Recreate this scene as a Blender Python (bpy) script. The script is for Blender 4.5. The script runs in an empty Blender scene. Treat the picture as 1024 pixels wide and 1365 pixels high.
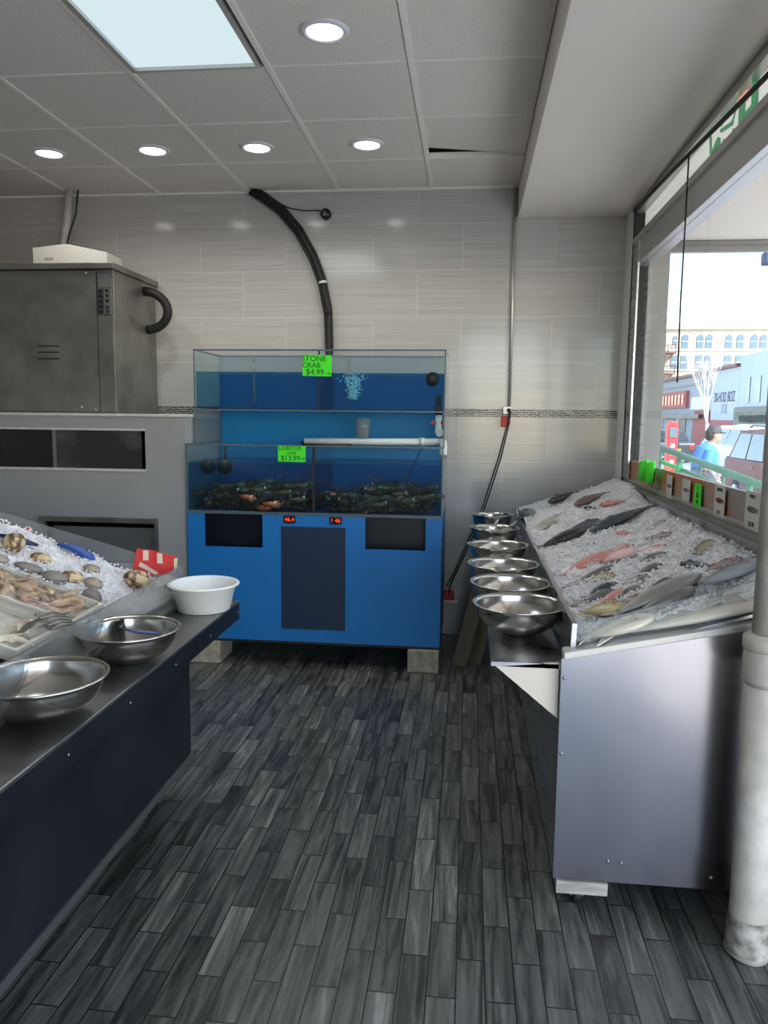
import bpy, bmesh, math, random
from mathutils import Vector, Matrix, noise as mnoise
SC = bpy.context.scene
COL = SC.collection
PI = math.pi
rnd = random.Random(7)

# ------------------------------------------------------------------ materials
class NT:
    def __init__(s, name):
        s.m = bpy.data.materials.new(name); s.m.use_nodes = True
        s.t = s.m.node_tree; s.t.nodes.clear()
        s.out = s.t.nodes.new('ShaderNodeOutputMaterial')
    def n(s, typ, **k):
        nd = s.t.nodes.new(typ)
        for a, v in k.items():
            if a.startswith('i_'):
                key = a[2:]
                key = int(key) if key.isdigit() else key.replace('_', ' ')
                nd.inputs[key].default_value = v
            else: setattr(nd, a, v)
        return nd
    def l(s, a, ao, b, bi):
        s.t.links.new(a.outputs[ao], b.inputs[bi]); return b
    def pbsdf(s, col=(.5,.5,.5), rough=.5, metal=0.0, **k):
        p = s.n('ShaderNodeBsdfPrincipled')
        p.inputs['Base Color'].default_value = (*col, 1)
        p.inputs['Roughness'].default_value = rough
        p.inputs['Metallic'].default_value = metal
        for a, v in k.items(): p.inputs[a.replace('_', ' ')].default_value = v
        s.l(p, 0, s.out, 0); return p
    def ramp(s, stops):
        r = s.n('ShaderNodeValToRGB'); e = r.color_ramp.elements
        while len(e) < len(stops): e.new(.5)
        for i, (p, c) in enumerate(stops):
            e[i].position = p; e[i].color = (*c, 1)
        return r
    def coords(s, kind='Object', scale=(1,1,1), rot=(0,0,0), loc=(0,0,0)):
        tc = s.n('ShaderNodeTexCoord'); mp = s.n('ShaderNodeMapping')
        mp.inputs['Scale'].default_value = scale; mp.inputs['Rotation'].default_value = rot; mp.inputs['Location'].default_value = loc
        s.l(tc, kind, mp, 0); return mp
    def bump(s, p, src, so=0, strength=.3, dist=.01):
        b = s.n('ShaderNodeBump'); b.inputs['Strength'].default_value = strength; b.inputs['Distance'].default_value = dist
        s.l(src, so, b, 'Height'); s.l(b, 0, p, 'Normal'); return b

def plain(name, col, rough=.5, metal=0.0, **k):
    t = NT(name); t.pbsdf(col, rough, metal, **k); return t.m
def mottled(name, c1, c2, scale=8, rough=.5, metal=0.0, bump=0.0, stretch=(1,1,1), detail=4, r2=None, lo=.35, hi=.65, dist=.01):
    t = NT(name); p = t.pbsdf(c1, rough, metal)
    mp = t.coords(scale=stretch); nz = t.n('ShaderNodeTexNoise', i_Scale=scale, i_Detail=detail)
    t.l(mp, 0, nz, 'Vector'); r = t.ramp([(lo, c1), (hi, c2)]); t.l(nz, 0, r, 0); t.l(r, 0, p, 'Base Color')
    if r2 is not None:
        mr = t.n('ShaderNodeMapRange', i_3=rough, i_4=r2); t.l(nz, 0, mr, 0); t.l(mr, 0, p, 'Roughness')
    if bump: t.bump(p, nz, 0, bump, dist)
    return t.m
def emis(name, col, st):
    t = NT(name); e = t.n('ShaderNodeEmission', i_Strength=st); e.inputs[0].default_value = (*col, 1); t.l(e, 0, t.out, 0); return t.m
def thinglass(name, tint=(1,1,1), rough=0.0, ior=1.45, haze=0.0, hazecol=(.8,.85,.88), bump=0):
    t = NT(name); tr = t.n('ShaderNodeBsdfTransparent'); tr.inputs[0].default_value = (*tint, 1)
    gl = t.n('ShaderNodeBsdfGlossy', i_Roughness=rough); fr = t.n('ShaderNodeFresnel', i_IOR=ior)
    ge = t.n('ShaderNodeNewGeometry'); mi = t.n('ShaderNodeMapRange', i_3=ior, i_4=1/ior); t.l(ge, 'Backfacing', mi, 0); t.l(mi, 0, fr, 'IOR')
    base = tr
    if haze:
        df = t.n('ShaderNodeBsdfDiffuse'); df.inputs[0].default_value = (*hazecol, 1)
        tl = t.n('ShaderNodeBsdfTranslucent'); tl.inputs[0].default_value = (*hazecol, 1)
        ad = t.n('ShaderNodeMixShader', i_0=.5); t.l(df, 0, ad, 1); t.l(tl, 0, ad, 2)
        mh = t.n('ShaderNodeMixShader', i_0=haze); t.l(tr, 0, mh, 1); t.l(ad, 0, mh, 2); base = mh
    mx = t.n('ShaderNodeMixShader'); t.l(fr, 0, mx, 0); t.l(base, 0, mx, 1); t.l(gl, 0, mx, 2); t.l(mx, 0, t.out, 0)
    if bump:
        nz = t.n('ShaderNodeTexNoise', i_Scale=30.0, i_Detail=3.0); mp = t.coords(); t.l(mp, 0, nz, 'Vector')
        b = t.n('ShaderNodeBump', i_Strength=bump, i_Distance=.01); t.l(nz, 0, b, 'Height'); t.l(b, 0, gl, 'Normal'); t.l(b, 0, fr, 'Normal')
    return t.m

def steel(name, col=(.56,.57,.58), rough=.25, stretch=(1,1,1), var=.15, bump=.05):
    t = NT(name); p = t.pbsdf(col, rough, 1.0)
    mp = t.coords(scale=stretch); nz = t.n('ShaderNodeTexNoise', i_Scale=6.0, i_Detail=6.0); t.l(mp, 0, nz, 'Vector')
    mr = t.n('ShaderNodeMapRange', i_3=max(.02, rough-var), i_4=rough+var); t.l(nz, 0, mr, 0); t.l(mr, 0, p, 'Roughness')
    r = t.ramp([(.3, tuple(c*.82 for c in col)), (.7, col)]); t.l(nz, 0, r, 0); t.l(r, 0, p, 'Base Color')
    if bump:
        n2 = t.n('ShaderNodeTexNoise', i_Scale=3.5, i_Detail=1.0); m2 = t.coords(); t.l(m2, 0, n2, 'Vector'); t.bump(p, n2, 0, bump, .03)
    return t.m

def floor_mat():
    t = NT('plank_tile'); p = t.pbsdf((.1,.1,.1), .33)
    mp = t.coords(rot=(0,0,PI/2), loc=(.035,.0,0))
    br = t.n('ShaderNodeTexBrick', offset=.5, offset_frequency=2, i_Scale=1.0, i_Mortar_Size=.0023, i_Mortar_Smooth=.1, i_Bias=0.0, i_Brick_Width=.305, i_Row_Height=.0782)
    br.inputs['Color1'].default_value = (0,0,0,1); br.inputs['Color2'].default_value = (1,1,1,1); br.inputs['Mortar'].default_value = (.5,.5,.5,1)
    t.l(mp, 0, br, 'Vector')
    sep = t.n('ShaderNodeSeparateColor'); t.l(br, 0, sep, 0)
    mul = t.n('ShaderNodeMath', operation='MULTIPLY', i_1=37.0); t.l(sep, 0, mul, 0)
    # streaks along the plank
    m2 = t.coords(scale=(21.0, 1.7, 1.0))
    nz = t.n('ShaderNodeTexNoise', noise_dimensions='4D', i_Scale=1.0, i_Detail=6.0, i_Roughness=.62, i_Distortion=1.6)
    t.l(m2, 0, nz, 'Vector'); t.l(mul, 0, nz, 'W')
    add = t.n('ShaderNodeMath', operation='MULTIPLY_ADD', i_1=.16, i_2=-.07); t.l(sep, 0, add, 0)
    sm = t.n('ShaderNodeMath', operation='ADD'); t.l(nz, 0, sm, 0); t.l(add, 0, sm, 1)
    r = t.ramp([(.30, (.014,.015,.014)), (.42, (.046,.049,.045)), (.52, (.098,.102,.093)), (.62, (.14,.145,.132)), (.74, (.29,.285,.26))])
    t.l(sm, 0, r, 0)
    mx = t.n('ShaderNodeMix', data_type='RGBA'); t.l(br, 1, mx, 0); t.l(r, 0, mx, 6); mx.inputs[7].default_value = (.012,.012,.012,1)
    t.l(mx, 2, p, 'Base Color')
    mr = t.n('ShaderNodeMapRange', i_3=.3, i_4=.46); t.l(nz, 0, mr, 0); t.l(mr, 0, p, 'Roughness')
    inv = t.n('ShaderNodeMath', operation='SUBTRACT', i_0=1.0); t.l(br, 1, inv, 1); t.bump(p, inv, 0, .5, .002)
    return t.m

def walltile_mat(axis='X', zoff=.0):
    t = NT('wall_tile_' + axis); p = t.pbsdf((.6,.6,.6), .12)
    tc = t.n('ShaderNodeTexCoord'); sp = t.n('ShaderNodeSeparateXYZ'); t.l(tc, 'Object', sp, 0)
    cb = t.n('ShaderNodeCombineXYZ'); t.l(sp, 0 if axis == 'X' else 1, cb, 0); t.l(sp, 2, cb, 1)
    mp = t.n('ShaderNodeMapping'); mp.inputs['Location'].default_value = (.072+.0, zoff, 0); t.l(cb, 0, mp, 0)
    br = t.n('ShaderNodeTexBrick', offset=.5, i_Scale=1.0, i_Mortar_Size=.0022, i_Mortar_Smooth=.1, i_Brick_Width=.603, i_Row_Height=.305)
    br.inputs['Color1'].default_value = (0,0,0,1); br.inputs['Color2'].default_value = (1,1,1,1); t.l(mp, 0, br, 'Vector')
    sep = t.n('ShaderNodeSeparateColor'); t.l(br, 0, sep, 0)
    mul = t.n('ShaderNodeMath', operation='MULTIPLY', i_1=23.0); t.l(sep, 0, mul, 0)
    m2 = t.n('ShaderNodeMapping'); m2.inputs['Scale'].default_value = (1.4, 62.0, 1); t.l(cb, 0, m2, 0)
    nz = t.n('ShaderNodeTexNoise', noise_dimensions='4D', i_Scale=1.0, i_Detail=4.0, i_Roughness=.65); t.l(m2, 0, nz, 'Vector'); t.l(mul, 0, nz, 'W')
    r = t.ramp([(.3, (.42,.41,.395)), (.52, (.48,.47,.455)), (.7, (.53,.52,.505))]); t.l(nz, 0, r, 0)
    mx = t.n('ShaderNodeMix', data_type='RGBA'); t.l(br, 1, mx, 0); t.l(r, 0, mx, 6); mx.inputs[7].default_value = (.60,.595,.575,1); t.l(mx, 2, p, 'Base Color')
    inv = t.n('ShaderNodeMath', operation='SUBTRACT', i_0=1.0); t.l(br, 1, inv, 1)
    ad = t.n('ShaderNodeMath', operation='MULTIPLY_ADD', i_1=.25); t.l(nz, 0, ad, 0); t.l(inv, 0, ad, 2)
    t.bump(p, ad, 0, .25, .002)
    return t.m

def mosaic_mat():
    t = NT('mosaic'); p = t.pbsdf((.2,.2,.2), .2)
    tc = t.n('ShaderNodeTexCoord'); sp = t.n('ShaderNodeSeparateXYZ'); t.l(tc, 'Object', sp, 0)
    cb = t.n('ShaderNodeCombineXYZ'); t.l(sp, 0, cb, 0); t.l(sp, 2, cb, 1)
    mp = t.n('ShaderNodeMapping'); mp.inputs['Location'].default_value = (0,-.0035,0); t.l(cb, 0, mp, 0)
    br = t.n('ShaderNodeTexBrick', offset=.37, i_Scale=1.0, i_Mortar_Size=.0022, i_Brick_Width=.05, i_Row_Height=.0137, i_Bias=-.1)
    br.inputs['Color1'].default_value = (0,0,0,1); br.inputs['Color2'].default_value = (1,1,1,1); t.l(mp, 0, br, 'Vector')
    r = t.ramp([(.0, (.008,.008,.009)), (.55, (.025,.023,.022)), (.8, (.10,.095,.09)), (1.0, (.35,.33,.32))]); t.l(br, 0, r, 0)
    mx = t.n('ShaderNodeMix', data_type='RGBA'); t.l(br, 1, mx, 0); t.l(r, 0, mx, 6); mx.inputs[7].default_value = (.48,.46,.44,1); t.l(mx, 2, p, 'Base Color')
    return t.m

def ceil_mat():
    t = NT('ceiling_tile'); p = t.pbsdf((.62,.60,.57), .85)
    mp = t.coords(); nz = t.n('ShaderNodeTexNoise', i_Scale=140.0, i_Detail=3.0); t.l(mp, 0, nz, 'Vector')
    r = t.ramp([(.3, (.66,.615,.56)), (.5, (.78,.73,.67))]); t.l(nz, 0, r, 0); t.l(r, 0, p, 'Base Color')
    t.bump(p, nz, 0, .5, .004); return t.m

def ice_mat():
    t = NT('crushed_ice'); p = t.pbsdf((.86,.88,.90), .35)
    mp = t.coords(); v = t.n('ShaderNodeTexVoronoi', i_Scale=85.0); t.l(mp, 0, v, 'Vector')
    nz = t.n('ShaderNodeTexNoise', i_Scale=9.0, i_Detail=5.0); t.l(mp, 0, nz, 'Vector')
    r = t.ramp([(.3, (.68,.68,.71)), (.6, (.83,.82,.83))]); t.l(nz, 0, r, 0); t.l(r, 0, p, 'Base Color')
    t.bump(p, v, 0, .5, .005)
    p.inputs['Subsurface Weight'].default_value = .15; p.inputs['Subsurface Radius'].default_value = (.02,.025,.03); p.inputs['Subsurface Scale'].default_value = .5
    return t.m

def fish_mat(name, back, belly, pat=None, rough=.22):
    # lateral colouring: dorsal side is +Y of the fish, flank pattern in its own coordinates
    t = NT('skin_' + name); p = t.pbsdf(back, rough); p.inputs['Specular IOR Level'].default_value = .7
    tc = t.n('ShaderNodeTexCoord'); sp = t.n('ShaderNodeSeparateXYZ'); t.l(tc, 'Generated', sp, 0)
    nz = t.n('ShaderNodeTexNoise', i_Scale=22.0, i_Detail=4.0); t.l(tc, 'Object', nz, 'Vector')
    ad = t.n('ShaderNodeMath', operation='MULTIPLY_ADD', i_1=.35, i_2=-.17); t.l(nz, 0, ad, 0)
    sm = t.n('ShaderNodeMath', operation='ADD'); t.l(sp, 1, sm, 0); t.l(ad, 0, sm, 1)
    mid = tuple((a+b)/2 for a, b in zip(back, belly))
    r = t.ramp([(.12, belly), (.45, mid), (.75, back)]); t.l(sm, 0, r, 0)
    src = r
    if pat:
        if pat == 'stripe':
            w = t.n('ShaderNodeTexWave', bands_direction='X', i_Scale=14.0, i_Distortion=3.0, i_Detail=2.0); t.l(tc, 'Object', w, 'Vector'); o = w
        else:
            w = t.n('ShaderNodeTexNoise', i_Scale=55.0, i_Detail=2.0); t.l(tc, 'Object', w, 'Vector'); o = w
        rr = t.ramp([(.5, (1,1,1)), (.62, (.3,.3,.3))]); t.l(o, 1 if pat == 'stripe' else 0, rr, 0)
        mx = t.n('ShaderNodeMix', data_type='RGBA', blend_type='MULTIPLY'); mx.inputs[0].default_value = .9; t.l(r, 0, mx, 6); t.l(rr, 0, mx, 7); src = None
        t.l(mx, 2, p, 'Base Color')
    else: t.l(r, 0, p, 'Base Color')
    v = t.n('ShaderNodeTexVoronoi', i_Scale=260.0); t.l(tc, 'Object', v, 'Vector'); t.bump(p, v, 0, .25, .002)
    return t.m

def perforated_mat():
    t = NT('perforated_blue'); p = t.pbsdf((.015,.06,.16), .5)
    tc = t.n('ShaderNodeTexCoord'); sp = t.n('ShaderNodeSeparateXYZ'); t.l(tc, 'Object', sp, 0)
    cb = t.n('ShaderNodeCombineXYZ'); t.l(sp, 0, cb, 0); t.l(sp, 2, cb, 1)
    v = t.n('ShaderNodeTexVoronoi', voronoi_dimensions='2D', i_Scale=105.0, i_Randomness=0.0)
    mp = t.n('ShaderNodeMapping'); mp.inputs['Rotation'].default_value = (0,0,PI/4); t.l(cb, 0, mp, 0); t.l(mp, 0, v, 'Vector')
    r = t.ramp([(.36, (.002,.006,.015)), (.44, (.010,.045,.12))]); t.l(v, 0, r, 0); t.l(r, 0, p, 'Base Color'); return t.m

MAT = {}
def M(k): return MAT[k]
MAT.update(
    floor=floor_mat(), walltile=walltile_mat('X', .0), mosaic=mosaic_mat(), ceil=ceil_mat(), ice=ice_mat(),
    sidewall=plain('painted_wall', (.5,.49,.47), .7), tbar=plain('grid_bar', (.86,.82,.76), .45), dark=plain('dark_void', (.006,.006,.006), .9),
    soffit=plain('soffit_paint', (.84,.77,.70), .38), steel=steel('brushed_steel', (.62,.62,.64), .3, (1,1,8)),
    case=steel('case_steel', (.44,.43,.455), .22, (.6,.6,.25), .03, .02), bowl=steel('bowl_steel', (.62,.60,.56), .2, (1,1,14), .07, 0),
    oldsteel=mottled('worn_steel', (.20,.195,.175), (.29,.285,.265), 5, .38, .85, .03, r2=.5),
    darksteel=mottled('dark_table_metal', (.018,.022,.032), (.03,.036,.05), 3, .32, .6, .03, r2=.45),
    tabletop=mottled('table_steel', (.16,.16,.165), (.24,.24,.24), 4, .26, .9, .02, r2=.4),
    rail=plain('rail_metal', (.35,.36,.37), .35, .9), white=plain('white_paint', (.8,.8,.78), .45), led_trim=plain('led_trim', (.75,.75,.8), .4),
    led=emis('led_glow', (1.0,.98,.96), 9.0), panel=emis('panel_glow', (.70,.86,.90), .9),
    counter=mottled('counter_laminate', (.31,.31,.32), (.345,.345,.355), 2, .5), smoky=mottled('smoky_glass', (.025,.027,.026), (.12,.125,.12), 3, .25, lo=.5, hi=.8), counter_top=mottled('counter_edge', (.5,.5,.5), (.62,.61,.6), 12, .4),
    blue=mottled('tank_blue', (.005,.16,.48), (.007,.18,.53), 3, .5), blueback=plain('tank_back_blue', (.002,.17,.38), .5),
    perf=perforated_mat(), black=plain('black_rubber', (.008,.008,.008), .6), blackgloss=plain('black_plastic', (.012,.012,.012), .25),
    glass=thinglass('clear_glass', (.97,.99,1.0), 0, 1.28), acrylic=thinglass('acrylic', (.93,.95,.95), .04, 1.35, .13), cloudy=thinglass('cloudy_acrylic', (.85,.86,.86), .1, 1.45, .28, (.6,.6,.58)),
    tankglass=thinglass('tank_glass', (.93,.96,.97), .0, 1.22, .012), frosted=thinglass('misted_glass', (.85,.9,.92), .1, 1.4, .35, (.6,.68,.72)),
    water=thinglass('water', (.48,.76,.86), .0, 1.06), bubble=plain('bubbles', (.85,.94,.98), .3), edge=plain('tank_edge', (.10,.13,.15), .25), pvc=plain('pvc', (.72,.74,.74), .35),
    red=plain('red_plastic', (.55,.02,.02), .4), green=plain('neon_green_card', (.06,.80,.02), .6), ink=plain('ink', (.01,.03,.01), .7),
    display=emis('red_digits', (1.0,.06,.02), 1.6), concrete=mottled('concrete_block', (.30,.27,.22), (.44,.40,.33), 25, .9, 0, .3),
    wood=mottled('grey_wood', (.10,.085,.065), (.20,.17,.13), 6, .8, 0, .2, (1,1,.1)), newwood=mottled('pale_wood', (.30,.28,.25), (.48,.45,.40), 8, .7, 0, .2, (1,.1,6)),
    pole=mottled('chipped_white_paint', (.44,.42,.37), (.57,.54,.49), 14, .5, 0, .3, dist=.004), grime=mottled('grimy_paint', (.16,.14,.11), (.55,.52,.47), 22, .7, 0, .4),
    cream=plain('cream_enamel', (.68,.62,.55), .4), basin=plain('white_plastic', (.80,.81,.80), .35), foam=plain('white_foam', (.72,.68,.60), .6),
    film=thinglass('cling_film', (.95,.95,.94), .08, 1.5, .05, bump=.7), card=plain('card_white', (.60,.59,.54), .6), redcard=plain('red_card', (.70,.05,.05), .5), tape=plain('cream_tape', (.78,.68,.55), .5),
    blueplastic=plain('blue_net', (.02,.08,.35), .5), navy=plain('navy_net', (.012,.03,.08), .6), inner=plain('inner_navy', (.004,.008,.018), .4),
    splash=mottled('stained_panel', (.33,.30,.26), (.48,.18,.08), 5.5, .4, 0, .05, (1,1,1.4), lo=.42, hi=.58), signback=emis('sign_daylight_glow', (.88,.86,.78), .95), signletter=emis('green_daylight_glow', (.10,.36,.18), .7), signrose=emis('pink_daylight_glow', (.85,.45,.35), .8), ledge=plain('dull_ledge', (.60,.59,.57), .5, .35), alu=plain('aluminium', (.55,.54,.52), .35, .7),
    fr_dark=plain('dark_gasket', (.015,.015,.015), .5), ext_grey=mottled('grey_render', (.34,.33,.31), (.40,.39,.37), 6, .8), beam=plain('grey_beam', (.30,.28,.26), .6),
    canopy=plain('canopy_cloth', (.80,.70,.60), .8), signwhite=plain('white_sign', (.80,.80,.74), .5), signgreen=plain('green_paint', (.05,.30,.12), .5), signpink=plain('pink_paint', (.80,.40,.30), .5),
    asphalt=mottled('asphalt', (.30,.30,.30), (.36,.36,.36), 3, .9), pave=mottled('pavement', (.50,.49,.47), (.58,.57,.55), 4, .9),
    stone=mottled('cream_brick', (.60,.52,.38), (.66,.58,.44), 2, .9), stone2=plain('pale_stone', (.72,.68,.58), .9), winblue=plain('window_glass', (.10,.16,.22), .15),
    shopgrey=plain('grey_cladding', (.40,.42,.46), .7), shopblue=plain('pale_blue_render', (.62,.66,.76), .8), shopred=plain('red_front', (.42,.05,.05), .6), olive=plain('olive_front', (.25,.24,.18), .7), shopdark=plain('shop_dark', (.05,.05,.06), .4),
    railgreen=plain('green_enamel', (.28,.60,.43), .35), spoon=plain('polished_spoon', (.80,.80,.80), .3, .5), carred=plain('maroon_car', (.14,.010,.014), .5), carwhite=plain('white_car', (.72,.73,.75), .25), cardark=plain('dark_car', (.05,.055,.06), .3), carglass=plain('car_glass', (.05,.06,.07), .05), tyre=plain('tyre', (.02,.02,.02), .8),
    taillight=plain('tail_light', (.65,.03,.03), .2), skin=plain('skin', (.50,.27,.18), .5), jblue=plain('blue_cloth', (.06,.22,.55), .8), jgrey=plain('grey_cloth', (.22,.22,.23), .8), jeans=plain('jeans', (.10,.16,.28), .8), capdark=plain('cap_cloth', (.05,.05,.06), .7), hair=plain('dark_hair', (.02,.015,.01), .6),
    postred=plain('red_post', (.62,.04,.05), .4), yellow=plain('yellow_sign', (.85,.80,.02), .5), bark=plain('pale_bark', (.62,.56,.50), .9), lobster=mottled('lobster_shell', (.022,.012,.008), (.13,.05,.02), 26, .3, 0, .2),
    lobclaw=mottled('lobster_claw', (.05,.022,.012), (.30,.10,.03), 20, .3, 0, .2), band=plain('claw_band', (.75,.70,.60), .5), clam=mottled('clam_shell', (.17,.13,.10), (.40,.34,.27), 22, .5, 0, .3, lo=.4, hi=.6), clam2=mottled('spotted_shell', (.12,.06,.03), (.62,.48,.28), 34, .4, 0, .3, lo=.42, hi=.55), clam3=mottled('grey_shell', (.14,.12,.11), (.27,.24,.21), 14, .5, 0, .3),
    squid=mottled('squid_meat', (.70,.52,.32), (.46,.24,.16), 16, .3, 0, .3, lo=.42, hi=.66), squid2=plain('pale_meat', (.74,.62,.46), .3), flesh=mottled('pink_flesh', (.72,.40,.33), (.82,.62,.54), 14, .3, 0, .1), redgill=plain('red_gill', (.40,.05,.05), .3), eye=plain('fish_eye', (.01,.01,.01), .1), blade=plain('blade_blue', (.12,.20,.45), .3))
FK = dict(dark=fish_mat('dark', (.012,.014,.017), (.10,.11,.12)), mackerel=fish_mat('mackerel', (.015,.02,.026), (.20,.22,.25), 'stripe'), silver=fish_mat('silver', (.035,.045,.055), (.36,.40,.44)),
    grey=fish_mat('grey', (.13,.13,.12), (.45,.45,.43)), mauve=fish_mat('mauve', (.13,.09,.09), (.45,.34,.33)), pink=fish_mat('pink', (.60,.24,.21), (.85,.60,.55)), olive=fish_mat('olive', (.13,.12,.06), (.50,.45,.30)),
    yellow=fish_mat('yellow', (.20,.16,.05), (.50,.43,.22)), spotted=fish_mat('spotted', (.20,.20,.17), (.55,.55,.50), 'spot'), pale=fish_mat('pale', (.40,.38,.33), (.72,.68,.60)), bass=fish_mat('bass', (.20,.20,.185), (.62,.60,.54)))

# ------------------------------------------------------------------ mesh builder
class MB:
    def __init__(s): s.v = []; s.f = []; s.mi = []; s.sm = []
    def add(s, vs, fs, mi=0, smooth=False):
        o = len(s.v); s.v += [tuple(v) for v in vs]
        for f in fs: s.f.append([i+o for i in f]); s.mi.append(mi); s.sm.append(smooth)
        return s
    def box(s, a, b, mi=0):
        x0,y0,z0 = a; x1,y1,z1 = b
        return s.add([(x0,y0,z0),(x1,y0,z0),(x1,y1,z0),(x0,y1,z0),(x0,y0,z1),(x1,y0,z1),(x1,y1,z1),(x0,y1,z1)],
              [(3,2,1,0),(4,5,6,7),(0,1,5,4),(1,2,6,5),(2,3,7,6),(3,0,4,7)], mi)
    def hexa(s, p, mi=0):
        return s.add(p, [(3,2,1,0),(4,5,6,7),(0,1,5,4),(1,2,6,5),(2,3,7,6),(3,0,4,7)], mi)
    def prism(s, poly, ext, mi=0):
        n = len(poly); e = Vector(ext); a = [Vector(p) for p in poly]; b = [p+e for p in a]
        return s.add(a+b, [list(range(n-1,-1,-1)), list(range(n, 2*n))] + [(i,(i+1)%n,n+(i+1)%n,n+i) for i in range(n)], mi)
    def tube(s, pts, r, seg=10, mi=0, caps=True, flat=None):
        pts = [Vector(p) for p in pts]; n = len(pts); rs = r if isinstance(r, (list, tuple)) else [r]*n
        vs = []; fs = []; up = None
        for i, p in enumerate(pts):
            d = (pts[min(i+1,n-1)] - pts[max(i-1,0)]).normalized()
            if up is None:
                up = Vector((0,0,1)) if abs(d.z) < .9 else Vector((0,1,0))
            a = d.cross(up)
            if a.length < 1e-5: a = d.orthogonal()
            a.normalize(); b = a.cross(d).normalized(); up = b
            for k in range(seg):
                t = 2*PI*k/seg
                vs.append(p + a*math.cos(t)*rs[i] + b*math.sin(t)*rs[i]*(flat or 1))
        for i in range(n-1):
            for k in range(seg):
                fs.append((i*seg+k, i*seg+(k+1)%seg, (i+1)*seg+(k+1)%seg, (i+1)*seg+k))
        s.add(vs, fs, mi, True)
        if caps:
            o = len(s.v)-len(vs)
            s.f.append([o+k for k in range(seg-1,-1,-1)]); s.mi.append(mi); s.sm.append(False)
            s.f.append([o+(n-1)*seg+k for k in range(seg)]); s.mi.append(mi); s.sm.append(False)
        return s
    def cyl(s, a, b, r, seg=20, mi=0, r2=None): return s.tube([a,b], [r, r if r2 is None else r2], seg, mi)
    def lathe(s, prof, c=(0,0,0), seg=40, mi=0, axis='Z', sx=1, sy=1):
        vs = []; fs = []; n = len(prof)
        for r, z in prof:
            for k in range(seg):
                t = 2*PI*k/seg; x, y = r*math.cos(t)*sx, r*math.sin(t)*sy
                vs.append((c[0]+x, c[1]+y, c[2]+z) if axis == 'Z' else ((c[0]+x, c[1]+z, c[2]+y) if axis == 'Y' else (c[0]+z, c[1]+x, c[2]+y)))
        for i in range(n-1):
            for k in range(seg):
                f = (i*seg+k, i*seg+(k+1)%seg, (i+1)*seg+(k+1)%seg, (i+1)*seg+k)
                fs.append(f if axis != 'Y' else f[::-1])
        return s.add(vs, fs, mi, True)
    def sph(s, c, r, mi=0, seg=12, rings=8, sc=(1,1,1)):
        prof = [(max(1e-5, math.sin(PI*i/rings))*r, -math.cos(PI*i/rings)*r) for i in range(rings+1)]
        o = len(s.v); s.lathe(prof, (0,0,0), seg, mi)
        for i in range(o, len(s.v)):
            x,y,z = s.v[i]; s.v[i] = (c[0]+x*sc[0], c[1]+y*sc[1], c[2]+z*sc[2])
        return s
    def loft(s, rings, mi=0, caps=True):
        n = len(rings[0]); vs = [p for r in rings for p in r]; fs = []
        for i in range(len(rings)-1):
            for k in range(n): fs.append((i*n+k, i*n+(k+1)%n, (i+1)*n+(k+1)%n, (i+1)*n+k))
        if caps: fs += [list(range(n-1,-1,-1)), list(range((len(rings)-1)*n, len(rings)*n))]
        return s.add(vs, fs, mi, True)
    def xf(s, mat):
        s.v = [tuple(mat @ Vector(v)) for v in s.v]; return s
    def mesh(s, name, mats):
        me = bpy.data.meshes.new(name); me.from_pydata(s.v, [], s.f)
        for m in (mats if isinstance(mats, (list, tuple)) else [mats]): me.materials.append(m if not isinstance(m, str) else MAT[m])
        me.polygons.foreach_set('material_index', s.mi); me.polygons.foreach_set('use_smooth', s.sm)
        me.update(); me.validate()
        bm = bmesh.new(); bm.from_mesh(me); bmesh.ops.recalc_face_normals(bm, faces=bm.faces); bm.to_mesh(me); bm.free()
        return me
    def build(s, name, mats, parent=None, world=True, bevel=0, remesh=0, subsurf=0):
        if parent is not None and world:
            w = parent.matrix_world_inv if False else WORLD[parent.name]
            inv = w.inverted(); s.v = [tuple(inv @ Vector(v)) for v in s.v]
        o = bpy.data.objects.new(name, s.mesh(name, mats)); COL.objects.link(o)
        if parent is not None:
            o.parent = parent; WORLD[o.name] = WORLD[parent.name].copy()
        else: WORLD[o.name] = Matrix.Identity(4)
        if remesh:
            r = o.modifiers.new('r', 'REMESH'); r.mode = 'VOXEL'; r.voxel_size = remesh; r.use_smooth_shade = True
            q = o.modifiers.new('s', 'SMOOTH'); q.factor = .5; q.iterations = 4
        if bevel:
            b = o.modifiers.new('b', 'BEVEL'); b.width = bevel; b.segments = 2; b.limit_method = 'ANGLE'; b.angle_limit = math.radians(40)
        if subsurf:
            b = o.modifiers.new('ss', 'SUBSURF'); b.levels = subsurf; b.render_levels = subsurf
        return o
WORLD = {}
def tag(o, label, cat, group=None, kind=None):
    if label: o['label'] = label
    if cat: o['category'] = cat
    if group: o['group'] = group
    if kind: o['kind'] = kind
    return o
def thing(name, label, cat, loc=(0,0,0), mat=None, group=None):
    o = bpy.data.objects.new(name, None); COL.objects.link(o); o.empty_display_size = .05
    w = mat if mat is not None else Matrix.Translation(Vector(loc))
    o.matrix_world = w; WORLD[o.name] = w.copy()
    return tag(o, label, cat, group)
def struct(o): o['kind'] = 'structure'; return o
def centred(mb):
    """origin at the middle of the mesh base"""
    xs = [v[0] for v in mb.v]; ys = [v[1] for v in mb.v]; zs = [v[2] for v in mb.v]
    c = Vector(((min(xs)+max(xs))/2, (min(ys)+max(ys))/2, min(zs))); mb.v = [tuple(Vector(v)-c) for v in mb.v]; return c
def single(mb, name, mats, label, cat, group=None, **k):
    c = centred(mb); o = mb.build(name, mats, None, **k); o.location = c; WORLD[o.name] = Matrix.Translation(c)
    return tag(o, label, cat, group)
def copy_tree(o, parent=None):
    c = o.copy(); COL.objects.link(c)
    if parent is not None: c.parent = parent
    for ch in list(o.children): copy_tree(ch, c)
    return c
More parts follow.
